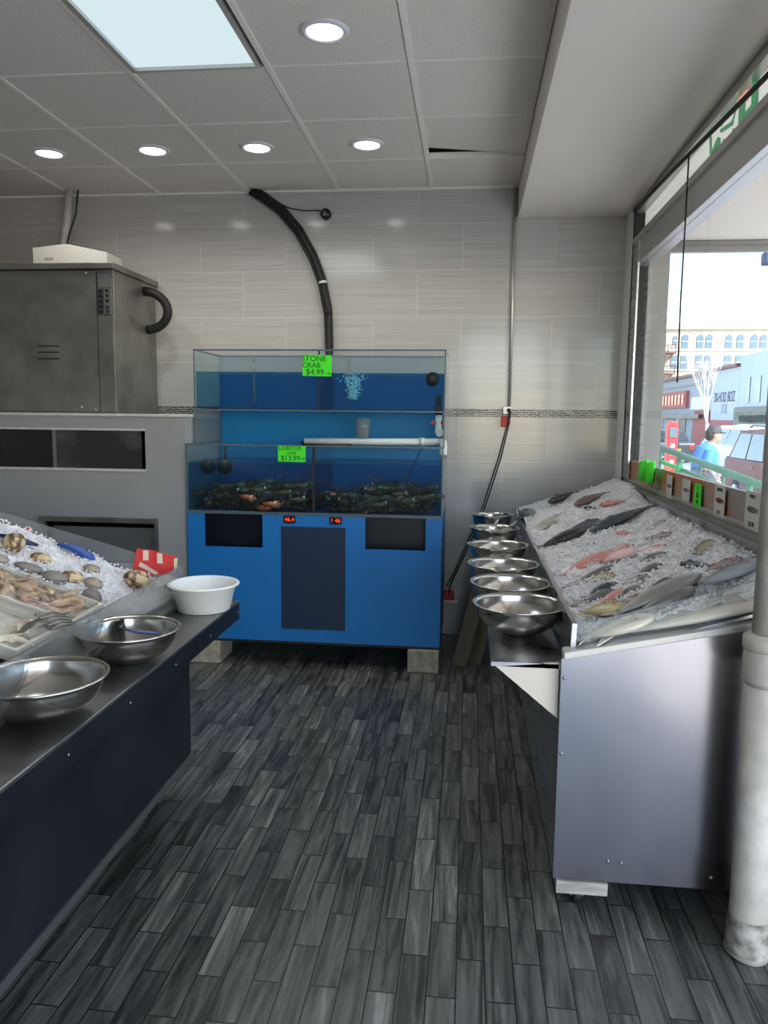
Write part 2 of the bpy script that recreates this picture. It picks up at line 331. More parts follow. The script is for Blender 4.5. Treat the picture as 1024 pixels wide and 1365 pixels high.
def text_mesh(body, size, depth=.0006, align='CENTER'):
    cu = bpy.data.curves.new('lettering', 'FONT'); cu.body = body; cu.size = size; cu.extrude = depth; cu.align_x = align; cu.align_y = 'CENTER'; cu.resolution_u = 3
    o = bpy.data.objects.new('lettering_src', cu); COL.objects.link(o)
    me = bpy.data.meshes.new_from_object(o.evaluated_get(bpy.context.evaluated_depsgraph_get()))
    bpy.data.objects.remove(o); bpy.data.curves.remove(cu); return me
def lettering(body, size, mat, parent, local, name='lettering', depth=.0006):
    me = text_mesh(body, size, depth); me.materials.clear(); me.materials.append(MAT[mat])
    o = bpy.data.objects.new(name, me); COL.objects.link(o); o.parent = parent; o.matrix_basis = local; return o
FACE_BACK = Matrix.Rotation(PI/2, 4, 'X')                                    # reads from -Y
FACE_LEFT = Matrix.Rotation(-PI/2, 4, 'Z') @ Matrix.Rotation(PI/2, 4, 'X')   # reads from -X
T = Matrix.Translation
# ------------------------------------------------------------------ setting
CZ = 3.03; WY = 5.33
MAT['walltile_hi'] = walltile_mat('X', -.06); MAT['walltile_lo'] = walltile_mat('X', -.003)
for k in ('walltile_hi', 'walltile_lo'):
    for nd in MAT[k].node_tree.nodes:
        if nd.type == 'MAPPING' and abs(nd.inputs['Scale'].default_value[1]-1) < 1e-6: nd.inputs['Location'].default_value[0] = -.231
struct(MB().box((-4.1,-1.2,-.15),(1.06,WY+.1,0)).build('floor', 'floor'))
struct(MB().box((-4.1,WY,0),(1.0,WY+.15,1.528), 1).box((-4.1,WY,1.528),(1.0,WY+.15,1.583), 2).box((-4.1,WY,1.583),(1.0,WY+.15,3.5), 0).build('wall_back', ['walltile_hi','walltile_lo','mosaic']))
struct(MB().box((-4.25,-1.2,0),(-4.1,WY+.15,3.5)).build('wall_left', 'sidewall'))
# front of the shop, open to the pavement behind the photographer
fw = MB(); fw.box((-4.25,-1.35,0),(-.1,-1.2,3.5)); fw.box((-.1,-1.35,2.83),(1.15,-1.2,3.5))
struct(fw.build('wall_front', 'sidewall'))
# lay-in ceiling: every panel rests on the grid, one is lifted
GX = [-.285-.6245*k for k in range(-1, 7)]; GY = [5.36-.625*k for k in range(0, 11)]
cm = MB(); cm.box((-4.1,-1.2,3.3),(1.06,WY,3.4), 1)
gridm = MB()
for i in range(len(GX)-1):
    for j in range(len(GY)-1):
        x1, x0 = GX[i], GX[i+1]; y1, y0 = GY[j], GY[j+1]
        if i == 2 and j in (3, 4): continue
        if x0 < -4.1: x0 = -4.1
        x1 = min(x1, .285); y1 = min(y1, WY-.004); y0 = max(y0, -1.2)
        z = CZ
        if i == 0 and j == 1:
            cm.hexa([(x0+.004,y0+.006,z),(x1-.004,y0+.006,z),(x1-.004,y1-.03,z+.004),(x0+.004,y1-.03,z+.05),(x0+.004,y0+.006,z+.015),(x1-.004,y0+.006,z+.015),(x1-.004,y1-.03,z+.02),(x0+.004,y1-.03,z+.065)], 0); continue
        if i == 1 and j == 0:
            cm.box((x0+.004,y0+.004,z),(x1-.004,y1-.03,z+.015), 0); continue
        cm.box((x0+.004,y0+.004,z),(x1-.004,y1-.004,z+.015), 0)
for x in GX[1:]:
    if x > -4.1: gridm.box((x-.012,-1.2,CZ-.006),(x+.012,WY-.002,CZ+.03))
for y in GY[1:]:
    for i in range(len(GX)-1):
        x1, x0 = min(GX[i], .285)-.012, max(GX[i+1], -4.1)+.012
        if x1 > x0: gridm.box((x0,y-.006,CZ-.003),(x1,y+.006,CZ+.03))
ce = struct(cm.build('ceiling', ['ceil','dark']))
struct(gridm.build('trim_1', 'tbar'))
struct(MB().box((-4.1,WY-.022,CZ-.012),(.285,WY,CZ+.01)).build('trim_2', 'tbar'))
# dropped soffit along the shop window
struct(MB().box((.285,-1.2,2.83),(1.0,WY,3.3)).build('ceiling_soffit', 'soffit', bevel=.004))
# window wall: parapet, jambs, glass
struct(MB().box((1.0,2.02,-.3),(1.14,WY+.15,1.125)).box((1.0,-1.2,2.83),(1.14,WY+.15,3.4)).build('wall_right', 'sidewall'))
wn = struct(MB().box((.985,5.14,1.125),(1.10,WY,2.83), 0).box((.992,5.10,1.125),(1.09,5.14,2.83), 1).build('window_1', ['white','fr_dark']))
fr = MB()
fr.box((1.0,-1.2,2.47),(1.10,5.10,2.63)); fr.box((.985,-1.2,2.60),(1.02,5.10,2.635)); fr.box((1.0,-1.2,2.79),(1.05,5.10,2.83)); fr.box((1.0,2.02,1.125),(1.08,5.10,1.15))
for y in (2.70, 2.04): fr.box((1.0,y-.02,1.15),(1.08,y+.02,2.47))
fr.build('window_frame', 'alu', wn, bevel=.003)
MB().box((.993,4.955,1.15),(1.004,5.10,2.60)).build('chrome_strip', 'steel', wn)
gl = MB()
for a, b in ((2.72,5.10),(2.06,2.68)): gl.box((1.035,a,1.15),(1.041,b,2.47))
gl.build('window_glass', 'glass', wn)
MB().box((1.035,-1.18,2.63),(1.041,5.10,2.79)).build('transom_glass', 'glass', wn)
MB().box((1.012,2.72,1.13),(1.030,5.08,1.262)).build('splash_panel', 'splash', wn)
MB().box((1.012,2.06,1.13),(1.030,2.68,1.262)).build('splash_panel', 'splash', wn)

# ------------------------------------------------------------------ ceiling lamps
def downlight(x, y, label):
    t = thing('recessed_downlight', label, 'ceiling light', (x,y,CZ), group='round recessed ceiling downlights')
    MB().lathe([(.070,-.004),(.076,-.011),(.090,-.009),(.097,-.002),(.097,.0)], seg=40).build('trim_ring', 'led_trim', t, world=False)
    MB().lathe([(.0001,-.0055),(.071,-.0055),(.071,-.001)], seg=40).build('diffuser', 'led', t, world=False)
    li = bpy.data.lights.new('downlight_lamp', 'AREA'); li.shape = 'DISK'; li.size = .14; li.energy = 3.4; li.color = (1,.96,.90); li.spread = math.radians(150)
    lo = bpy.data.objects.new('downlight_lamp', li); COL.objects.link(lo); lo.parent = t; lo.location = (0,0,-.013)
downlight(-2.479,4.47,'round white downlight above the steel cabinet, farthest from the window')
downlight(-1.849,4.47,'round white downlight second from the cabinet end of the row')
downlight(-1.235,4.47,'round white downlight just in front of the black cable bundle')
downlight(-.605,4.47,'round white downlight of the row nearest the window')
downlight(-.605,3.195,'single round white downlight beside the square light panel')
px = (-1.533+.014, -.916-.018); py = (GY[5]+.008, GY[3]-.01)
t = thing('ceiling_light_panel', 'large glowing rectangular light panel set in the ceiling grid', 'ceiling light', ((px[0]+px[1])/2, (py[0]+py[1])/2, CZ))
f = MB()
for a, b in (((px[0],py[0]),(px[0]+.022,py[1])),((px[1]-.022,py[0]),(px[1],py[1])),((px[0]+.022,py[0]),(px[1]-.022,py[0]+.022)),((px[0]+.022,py[1]-.022),(px[1]-.022,py[1]))): f.box((*a,CZ-.012),(*b,CZ+.03))
f.build('frame', 'alu', t); MB().box((px[0]+.022,py[0]+.022,CZ+.003),(px[1]-.022,py[1]-.022,CZ+.012)).build('diffuser', 'panel', t)
li = bpy.data.lights.new('panel_lamp', 'AREA'); li.shape = 'RECTANGLE'; li.size = .56; li.size_y = 1.18; li.energy = 7; li.color = (.86,.96,1)
lo = bpy.data.objects.new('panel_lamp', li); COL.objects.link(lo); lo.parent = t; lo.location = (0,0,-.014)

# ------------------------------------------------------------------ pipe by the photographer, conduits, cables
PX, PYy = .832, 2.15
pm = MB().tube([(PX-.003,PYy,.0),(PX,PYy,.02),(PX,PYy,.10),(PX,PYy,.86)], [.062,.060,.055,.055], 28)
t = thing('standpipe', 'thick white painted pipe standing on the floor beside the fish display', 'pipe', (PX,PYy,0))
pm.build('lower_pipe', 'pole', t)
MB().tube([(PX,PYy,.015),(PX,PYy,.09),(PX,PYy,.12)], [.0625,.0585,.0562], 28, caps=False).build('grimy_foot', 'grime', t)
MB().tube([(PX,PYy,.80),(PX,PYy,.815),(PX,PYy,.93),(PX,PYy,.945)], [.056,.064,.064,.055], 28).build('coupling', 'pole', t)
MB().tube([(PX,PYy,.90),(PX,PYy,.905),(PX,PYy,.93),(PX,PYy,.935)], [.066,.068,.068,.066], 28).build('collar_band', 'pole', t)
MB().tube([(PX,PYy,.945),(PX,PYy,2.83)], .047, 28).build('upper_pipe', 'pole', t)
single(MB().tube([(.265,WY-.013,1.60),(.263,WY-.013,3.03)], .011, 10), 'conduit', 'alu', 'thin metal conduit running up the tiled wall beside the soffit', 'conduit')
t = thing('wall_outlet', 'small wall outlet with red plug on the mosaic strip', 'outlet', (.255,WY,1.48))
MB().box((.222,WY-.035,1.545),(.276,WY,1.60)).build('box', 'alu', t, bevel=.004)
MB().box((.216,WY-.05,1.462),(.262,WY,1.535)).build('red_plug', 'red', t, bevel=.006)
MB().cyl((.262,WY-.05,1.575),(.262,WY-.075,1.575), .012, 12).build('black_plug', 'black', t)
t = thing('wall_outlet', 'red outlet low on the wall behind the bowls', 'outlet', (-.11,WY,.23))
MB().box((-.147,WY-.05,.25),(-.078,WY,.318)).build('red_plug', 'red', t, bevel=.006); MB().box((-.15,WY-.03,.232),(-.05,WY,.25)).build('plate', 'white', t)
t = thing('power_cord', 'pair of black power cords hanging from the red plug beside the tank', 'cord', (.262,5.26,1.56))
c1 = [(.262,5.255,1.57),(.257,5.26,1.493),(.203,5.27,1.255),(.150,5.27,1.075),(.097,5.27,.893),(.015,5.26,.682),(-.078,5.22,.468),(-.13,5.05,.40)]
c2 = [(.272,5.255,1.57),(.267,5.26,1.49),(.219,5.27,1.255),(.167,5.27,1.075),(.115,5.27,.90),(.045,5.26,.713),(-.032,5.26,.528),(-.106,5.27,.36),(-.113,5.275,.29)]
MB().tube(c1, .0045, 8).build('cord', 'black', t); MB().tube(c2, .0045, 8).build('cord', 'black', t)
hp = [(-1.493,5.27,3.03),(-1.41,5.27,2.982),(-1.292,5.27,2.898),(-1.174,5.27,2.765),(-1.077,5.27,2.597),(-1.01,5.27,2.425),(-.969,5.27,2.227),(-.956,5.25,1.967),(-.955,5.16,1.80)]
t = thing('cable_bundle', 'thick bundle of black cables arching from the ceiling down behind the tank', 'cable', (-1.493,5.27,3.02))
MB().tube(hp, .020, 12).build('cable', 'black', t)
MB().tube([(p[0]-.02,p[1]+.01,p[2]-.018) for p in hp], .013, 10).build('cable', 'black', t)
MB().tube([(p[0]+.016,p[1]+.012,p[2]+.016) for p in hp], .009, 10).build('cable', 'black', t)
for q in (3, 5, 6): MB().tube([hp[q], tuple(a+(b-a)*.08 for a, b in zip(hp[q], hp[q+1]))], .027, 12).build('cable_tie', 'carwhite' if q == 5 else 'black', t)
t = thing('security_camera', 'small round black camera on the tiled wall with its thin lead', 'camera', (-1.0,WY,2.87))
MB().tube([(-1.454,5.3,3.02),(-1.351,5.3,2.965),(-1.248,5.3,2.914),(-1.145,5.3,2.893),(-1.042,5.31,2.896),(-1.0,5.32,2.88)], .004, 6).build('lead', 'black', t)
MB().lathe([(.0001,0),(.036,0),(.036,-.03),(.028,-.05),(.0001,-.05)], (-.995,WY,2.872), 24, 0, 'Y').build('housing', 'blackgloss', t)
MB().lathe([(.0001,0),(.017,0),(.017,-.014),(.0001,-.02)], (-1.0,WY-.05,2.865), 20, 0, 'Y').build('lens', 'edge', t)
t = thing('pipe_run', 'white pipe with a dark wire dropping from the ceiling onto the carton', 'pipe', (-2.77,5.2,2.62))
MB().tube([(-2.746,5.2,3.03),(-2.77,5.2,2.851),(-2.80,5.16,2.585)], .026, 12).build('pipe', 'pole', t)
MB().tube([(-2.687,5.2,3.03),(-2.709,5.2,2.875),(-2.75,5.19,2.752),(-2.772,5.165,2.65)], .006, 8).build('wire', 'black', t)
wc = [(.985,-1.0,2.60),(.985,2.2,2.672),(.985,2.93,2.694),(.985,3.45,2.722),(.985,4.15,2.762),(.985,5.07,2.80),(.988,5.12,2.81)]
single(MB().tube(wc, .010, 10), 'window_cable', 'black', 'black cable strung along the top of the shop window', 'cable')
single(MB().tube([(.985,3.885,2.755),(.985,3.881,2.43),(.985,3.885,2.087),(.985,3.862,1.70)], .004, 6), 'dangling_wire', 'black', 'thin dark wire hanging in front of the shop window', 'wire')
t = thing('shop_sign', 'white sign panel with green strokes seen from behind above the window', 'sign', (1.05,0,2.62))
MB().box((1.052,-1.0,2.60),(1.062,5.09,2.829)).build('panel', 'signback', t)  # panel, strokes and flower emit in place of daylight shining through the sign
g = MB()
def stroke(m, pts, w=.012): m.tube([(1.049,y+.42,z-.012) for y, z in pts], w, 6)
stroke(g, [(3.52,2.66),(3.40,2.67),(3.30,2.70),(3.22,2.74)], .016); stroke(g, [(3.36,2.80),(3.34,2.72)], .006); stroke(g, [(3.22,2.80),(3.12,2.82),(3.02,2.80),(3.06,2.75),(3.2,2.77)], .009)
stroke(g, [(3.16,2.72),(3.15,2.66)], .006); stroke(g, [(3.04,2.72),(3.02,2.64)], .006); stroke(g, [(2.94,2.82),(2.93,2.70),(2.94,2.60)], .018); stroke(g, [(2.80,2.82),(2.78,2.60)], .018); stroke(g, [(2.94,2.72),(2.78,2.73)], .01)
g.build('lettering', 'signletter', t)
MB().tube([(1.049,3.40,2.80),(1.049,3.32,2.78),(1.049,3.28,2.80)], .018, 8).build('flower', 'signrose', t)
# ------------------------------------------------------------------ steel cabinet on its grey counter
def frame_front(mb, x0, x1, z0, z1, y0, y1, holes, mi=0):
    """front board with rectangular holes"""
    xs = sorted({x0, x1, *[h[0] for h in holes], *[h[1] for h in holes]}); zs = sorted({z0, z1, *[h[2] for h in holes], *[h[3] for h in holes]})
    for i in range(len(xs)-1):
        for j in range(len(zs)-1):
            cx, cz = (xs[i]+xs[i+1])/2, (zs[j]+zs[j+1])/2
            if any(h[0] < cx < h[1] and h[2] < cz < h[3] for h in holes): continue
            mb.box((xs[i],y0,zs[j]),(xs[i+1],y1,zs[j+1]), mi)
t = thing('service_counter', 'tall grey counter with a dark slot window under the steel cabinet', 'counter', (-2.8,4.9,0))
b = MB(); frame_front(b, -4.05, -1.705, 0, 1.505, 4.5, 4.53, [(-3.9,-1.955,1.185,1.42),(-2.63,-1.905,.60,.862)])
b.box((-1.735,4.53,0),(-1.705,5.32,1.505)); b.box((-4.05,4.53,0),(-4.02,5.32,1.505)); b.box((-4.02,5.0,0),(-1.735,5.03,1.505), 1); b.box((-4.02,4.53,1.0),(-1.735,5.0,1.02), 1)
b.build('body', ['counter','dark'], t)
MB().box((-4.05,4.49,1.505),(-1.70,5.32,1.522)).build('countertop', 'counter_top', t, bevel=.003)
p = MB(); 
for z0, z1 in ((1.172,1.187),(1.42,1.432)): p.box((-3.9,4.49,z0),(-1.95,4.505,z1))
p.build('slot_frame', 'counter_top', t); MB().box((-2.556,4.510,1.187),(-2.535,4.516,1.42)).build('panel_edge', 'rail', t)
MB().box((-2.556,4.515,1.187),(-1.985,4.522,1.42)).build('sliding_panel', 'smoky', t)  # pale mottle in the glass colour stands in for a frosted reflection
MB().box((-3.9,4.54,1.187),(-2.53,4.546,1.42)).build('slot_glass', 'blackgloss', t)
p = MB(); p.box((-2.65,4.475,.855),(-1.885,4.505,.885)); p.box((-1.905,4.485,.60),(-1.885,4.505,.855)); p.box((-2.63,4.485,.60),(-2.61,4.505,.855)); p.build('hatch_frame', 'oldsteel', t)
MB().box((-2.60,4.56,.60),(-1.93,4.575,.815)).build('hatch_door', 'rail', t)
# machine
X1 = -2.195
t = thing('steel_cabinet', 'large worn stainless steel cabinet standing on the grey counter', 'cabinet', (-2.9,4.95,1.522))
MB().box((-4.0,4.65,1.522),(X1,5.29,2.40)).build('body', 'oldsteel', t, bevel=.004)
MB().prism([(-4.0,4.62,2.40),(X1+.015,4.62,2.40),(X1+.015,4.62,2.437),(-4.0,4.62,2.437)], (0,.69,0)).build('lid', 'oldsteel', t, bevel=.004)
dp = MB(); frame_front(dp, -4.0, -2.30, 1.535, 2.39, 4.632, 4.65, [(-2.70,-2.555,z,z+.007) for z in (1.855,1.895,1.933)]); dp.build('front_panel', 'oldsteel', t)
MB().box((-2.705,4.646,1.85),(-2.55,4.649,1.945)).build('vent_slots', 'dark', t)
MB().box((-2.296,4.632,1.53),(X1,4.65,2.12)).build('corner_strip', 'oldsteel', t, bevel=.002)
cp = MB().box((-2.292,4.636,2.125),(-2.208,4.65,2.385)).build('control_panel', 'edge', t)
MB().box((-2.286,4.632,2.29),(-2.212,4.637,2.375)).build('label_plate', 'oldsteel', t)
for k in range(5): MB().box((-2.287,4.627,2.135+k*.030),(-2.258,4.637,2.158+k*.030)).build('switch', 'blackgloss', t, bevel=.003)
MB().box((-2.252,4.633,2.13),(-2.212,4.637,2.285)).build('switch_plate', 'rail', t)
for k, z in enumerate((2.145,2.17,2.21,2.24,2.27)): MB().box((-2.240,4.627,z-.009),(-2.222,4.635,z+.009)).build('button', 'blackgloss', t, bevel=.002)
for x, z in ((-2.36,2.375),(-2.33,1.545),(-2.42,1.56)): MB().sph((x,4.631,z), .008, 0, 10, 6).build('screw', 'rail', t)
a = [(-2.20+.16*math.sin(q), 5.12+.02*math.cos(q), 2.215-.125*math.cos(q)) for q in [PI*k/12 for k in range(13)]]
single(MB().tube(a, .030, 14).tube([a[0],(-2.205,5.1,2.12),(-2.203,5.09,2.05)], .006, 6), 'curved_hose', 'black', 'short fat black hose looped out of the side of the steel cabinet', 'hose')
t = thing('carton', 'low white carton lying on top of the steel cabinet', 'box', (-2.59,4.95,2.437))
MB().prism([(-2.83,4.85,2.437),(-2.33,4.85,2.437),(-2.33,4.85,2.545),(-2.60,4.85,2.60),(-2.83,4.85,2.578)], (0,.22,0)).build('box', 'card', t, bevel=.004)
MB().box((-2.75,4.848,2.50),(-2.69,4.851,2.515)).build('print', 'counter', t)

# ------------------------------------------------------------------ lobster tank
TX0, TX1, TY, TB = -1.69, -.145, 4.47, 5.14
t = thing('lobster_tank', 'bright blue two tier live seafood tank standing on blocks', 'tank', (-.92,4.8,.142))
cab = MB(); frame_front(cab, TX0, TX1, .142, .930, TY, TY+.02, [(-1.583,-1.222,.728,.93),(-.598,-.24,.738,.93),(-1.087,-.735,.255,.845)])
cab.box((TX0,TY+.02,.142),(TX0+.02,TB,.93)); cab.box((TX1-.02,TY+.02,.142),(TX1,TB,.93)); cab.box((TX0+.02,TB-.02,.142),(TX1-.02,TB,.93)); cab.box((TX0+.02,TY+.02,.142),(TX1-.02,TB-.02,.162))
cab.build('cabinet', 'blue', t)
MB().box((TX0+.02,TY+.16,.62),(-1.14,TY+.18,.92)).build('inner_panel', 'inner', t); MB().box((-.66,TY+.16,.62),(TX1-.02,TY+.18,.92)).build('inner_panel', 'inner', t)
MB().box((TX0,TY-.004,.142),(TX1,TY,.156)).build('kick_trim', 'black', t)
MB().box((-1.100,TY-.004,.243),(-.722,TY+.004,.857)).build('grille', 'perf', t)
gf = MB()
for a, b2 in (((-1.106,.237),(-1.097,.863)),((-.725,.237),(-.716,.863)),((-1.097,.237),(-.725,.246)),((-1.097,.854),(-.725,.863))): gf.box((a[0],TY-.007,a[1]),(b2[0],TY,b2[1]))
gf.build('grille_frame', 'perf', t)
for nm, x, s in (('a',-1.053,'46.4'),('b',-.775,'1 46')):
    c = MB().box((x-.036,TY-.012,.884),(x+.036,TY+.01,.928)).build('temperature_display', 'blackgloss', t, bevel=.003)
    lettering(s, .034, 'display', c, T(Vector((x,TY-.0125,.906))-Vector((-.92,4.8,.142))) @ FACE_BACK)
MB().box((TX0,TY,.93),(TX1,TB,.944)).build('tank_floor', 'blueback', t)
def panes(z0, z1, y0):
    m = MB(); m.box((TX0,y0,z0),(TX1,y0+.010,z1)); m.box((TX0,y0+.010,z0),(TX0+.010,TB-.02,z1)); m.box((TX1-.010,y0+.010,z0),(TX1,TB-.02,z1)); return m
panes(.944, 1.345, TY).build('lower_glass', 'tankglass', t)
U = TY+.16
panes(1.560, 1.915, U).build('upper_glass', 'tankglass', t)
MB().box((TX0,U,1.345),(TX0+.01,TB-.02,1.547)).build('side_glass', 'cloudy', t); MB().box((TX1-.01,U,1.345),(TX1,TB-.02,1.547)).build('side_glass', 'cloudy', t)
MB().box((TX0,U-.004,1.545),(TX1,TB-.02,1.560)).build('upper_floor', 'tankglass', t)
MB().box((TX0,TB-.02,.944),(TX1,TB-.004,1.80)).build('back_panel', 'blueback', t)
MB().box((TX0,TB-.02,1.80),(TX1,TB-.008,1.915)).build('misted_back', 'frosted', t)
ed = MB()
for z, y in ((1.345,TY),(1.915,U),(1.553,U-.006)): ed.box((TX0,y-.001,z-.005),(TX1,y+.012,z+.004))
for z in (1.915,1.345): 
    for x in (TX0, TX1-.012): ed.box((x,(TY if z < 1.5 else U)+.012,z-.005),(x+.012,TB,z+.004))
ed.box((TX0,TB-.018,1.91),(TX1,TB,1.919)); ed.box((TX0,TY-.002,.930),(TX1,TY+.014,.948))
for x in (TX0,TX1-.006): ed.box((x,TY-.001,.948),(x+.006,TY+.006,1.345)); ed.box((x,U-.001,1.345),(x+.006,U+.006,1.915))
ed.build('glass_edges', 'edge', t)
MB().box((-.916,TY+.010,.944),(-.904,TB-.02,1.335)).build('lower_divider', 'tankglass', t)
MB().box((-.916,TY-.003,.948),(-.900,TY,1.340)).build('divider_strip', 'black', t); MB().box((-.913,U-.003,1.56),(-.903,U,1.91)).build('divider_strip', 'black', t)
MB().box((-.914,U+.010,1.560),(-.904,TB-.02,1.90)).build('upper_divider', 'tankglass', t)
MB().box((TX0+.011,TY+.011,.945),(-.917,TB-.021,1.236)).build('lower_water', 'water', t); MB().box((-.903,TY+.011,.945),(TX1-.011,TB-.021,1.242)).build('lower_water', 'water', t)
MB().box((TX0+.011,U+.011,1.561),(-.915,TB-.021,1.785)).build('upper_water', 'water', t); MB().box((-.903,U+.011,1.561),(TX1-.011,TB-.021,1.780)).build('upper_water', 'water', t)
# plumbing
pv = MB().tube([(-1.02,4.74,1.362),(-.165,4.74,1.372)], .021, 14); pv.tube([(-.175,4.74,1.372),(-.158,4.72,1.370),(-.152,4.68,1.345),(-.152,4.66,1.29)], .023, 14); pv.cyl((-.30,4.74,1.3704),(-.27,4.74,1.3708), .026, 14)
pv.build('supply_pipe', 'pvc', t)
MB().tube([(-1.04,4.735,1.352),(-.86,4.735,1.340),(-.72,4.735,1.346)], .012, 10).build('black_hose', 'black', t)
MB().cyl((-.19,4.76,1.535),(-.19,4.76,1.60), .023, 14).cyl((-.19,4.76,1.60),(-.19,4.76,1.655), .017, 14).build('drain_fitting', 'blackgloss', t)
vv = MB().tube([(-.188,4.76,1.535),(-.188,4.76,1.46),(-.186,4.75,1.435),(-.175,4.735,1.425)], [.021,.021,.024,.026], 14).build('valve', 'pvc', t)
MB().box((-.235,4.745,1.478),(-.15,4.765,1.50)).build('red_handle', 'red', vv, bevel=.003)
for x, y, z, r in ((-.225,U+.05,1.748,.044),(-1.585,TY+.10,1.205,.046),(-1.480,TY+.10,1.207,.046)): MB().sph((x,y,z), r, 0, 16, 10).build('circulation_pump', 'black', t)
MB().tube([(-1.48,TY+.10,1.24),(-1.475,TY+.10,1.335)], .008, 8).build('pump_cable', 'black', t)
for x in (-1.43, -.79): MB().cyl((x,5.05,1.60 if x < -1 else 1.60),(x,5.05,1.90), .010, 8).build('air_tube', 'cloudy', t)
MB().tube([(-1.35,4.95,1.00),(-1.22,4.95,1.10),(-1.15,4.95,1.30)], .003, 6).build('air_line', 'black', t); MB().tube([(-.42,4.95,1.05),(-.36,4.95,1.20),(-.30,4.95,1.32)], .003, 6).build('air_line', 'black', t)
bb = MB(); rb = random.Random(3)
for k in range(420):
    q = rb.random(); w = .03+.05*q
    bb.sph((-.755+rb.gauss(0,w*.45), 4.98+rb.gauss(0,.02), 1.63+.15*q), rb.uniform(.002,.0055), 0, 6, 4)
o = single(bb, 'air_bubbles', 'bubble', 'pale plume of air bubbles rising in the upper tank', 'bubbles', kind=None) if False else tag(bb.build('air_bubbles', 'bubble'), 'pale plume of air bubbles rising in the upper tank', 'bubbles', None, 'stuff')
t = thing('concrete_block', 'weathered block under the tank corner beside the basin', 'block', (-1.62,4.56,0))
MB().box((-1.685,4.45,0),(-1.49,4.70,.141)).build('block', 'concrete', t, bevel=.008)
t = thing('concrete_block', 'weathered block under the tank corner nearer the row of bowls', 'block', (-.24,4.56,0))
MB().box((-.335,4.45,0),(-.147,4.70,.141)).build('block', 'concrete', t, bevel=.008)
t = thing('clear_cup', 'small clear plastic cup standing on the white tank pipe', 'cup', (-.655,4.74,1.393))
MB().lathe([(.0001,.0),(.034,.0),(.042,.06),(.047,.115),(.049,.115),(.045,.06),(.036,-.002)], seg=24).build('cup', 'cloudy', t, world=False)
def price_card(x, z, w, h, y, lines, label, tilt=0):
    t = thing('price_card', label, 'price card', mat=T(Vector((x,y,z))) @ Matrix.Rotation(tilt, 4, 'Y'))
    MB().box((-w/2,0,-h/2),(w/2,.002,h/2)).build('card', 'green', t, world=False)
    for s, sz, dx, dz in lines: lettering(s, sz, 'ink', t, T((dx,-.0008,dz)) @ FACE_BACK)
    return t
price_card(-.919, 1.822, .176, .126, U-.006, [('STONE',.048,-.02,.040),('CRAB',.045,-.035,.0),('$4.99',.05,-.012,-.040),('LB',.022,.07,-.045)], 'neon green card with STONE CRAB handwriting on the upper tank', .02)
price_card(-1.039, 1.297, .166, .094, TY-.006, [('LOBSTER',.034,-.01,.032),('LIVE',.028,.0,.003),('$13.99',.042,-.008,-.027),('LB',.02,.068,-.028)], 'neon green card with LOBSTER handwriting on the lower tank', .01)
# ------------------------------------------------------------------ lobsters
def make_lobster():
    t = thing('lobster', 'dark brown live lobster in the heap', 'lobster')
    rings = []
    prof = [(-.115,.004,.004),(-.10,.018,.016),(-.06,.030,.029),(-.02,.033,.034),(.01,.030,.032),(.016,.026,.026)]
    for k in range(6): x = .022+.021*k; r = .029-.0022*k; prof += [(x,r,r*.85),(x+.015,r*.95,r*.8),(x+.0195,r*.82,r*.68)]
    for x, w, h in prof: rings.append([(-x, w*math.cos(a), .02+h*math.sin(a)*(1 if math.sin(a) > 0 else .55)) for a in [2*PI*q/14 for q in range(14)]])
    MB().loft(rings).build('body', 'lobster', t, world=False)
    tf = MB()
    for a in (-.8,-.4,0,.4,.8):
        d = Vector((-math.cos(a), math.sin(a), -.1)); tf.tube([Vector((-.145,0,.015))+d*.005, Vector((-.145,0,.015))+d*.03, Vector((-.145,0,.012))+d*.052, Vector((-.145,0,.012))+d*.056], [.006,.014,.013,.003], 8, flat=.3)
    tf.build('tail_fan', 'lobster', t, world=False)
    for s in (-1, 1):
        c = MB().tube([(.07,.02*s,.02),(.115,.052*s,.028),(.13,.06*s,.026)], [.008,.010,.010], 8)
        c.tube([(.13,.06*s,.026),(.15,.062*s,.026),(.185,.058*s,.026),(.215,.05*s,.026),(.250,.042*s,.026),(.262,.036*s,.026)], [.010,.021,.029,.025,.014,.003], 12, flat=.55)
        c.tube([(.185,.035*s,.028),(.21,.028*s,.028),(.238,.026*s,.028),(.250,.031*s,.028)], [.012,.013,.009,.002], 10, flat=.6)
        cl = c.build('claw', 'lobclaw', t, world=False)
        MB().tube([(.216,.042*s,.026),(.229,.039*s,.026)], .026, 14, flat=.62, caps=False).build('band', 'band', cl, world=False)
        for k in range(4):
            x = .055-.024*k
            MB().tube([(x,.024*s,.015),(x+.018-.01*k,.055*s,.032),(x+.025-.018*k,.078*s,.004)], [.0045,.0035,.0018], 6).build('leg', 'lobster', t, world=False)
        MB().tube([(.11,.01*s,.03),(.16,.02*s,.06),(.20,.05*s,.085),(.22,.10*s,.09)], [.0022,.0018,.0013,.0007], 5).build('antenna', 'lobclaw', t, world=False)
    return t
lob = make_lobster()
rl = random.Random(11); first = True
heaps = [('window side', -.895, -.165), ('counter side', -1.675, -.925)]
used = False
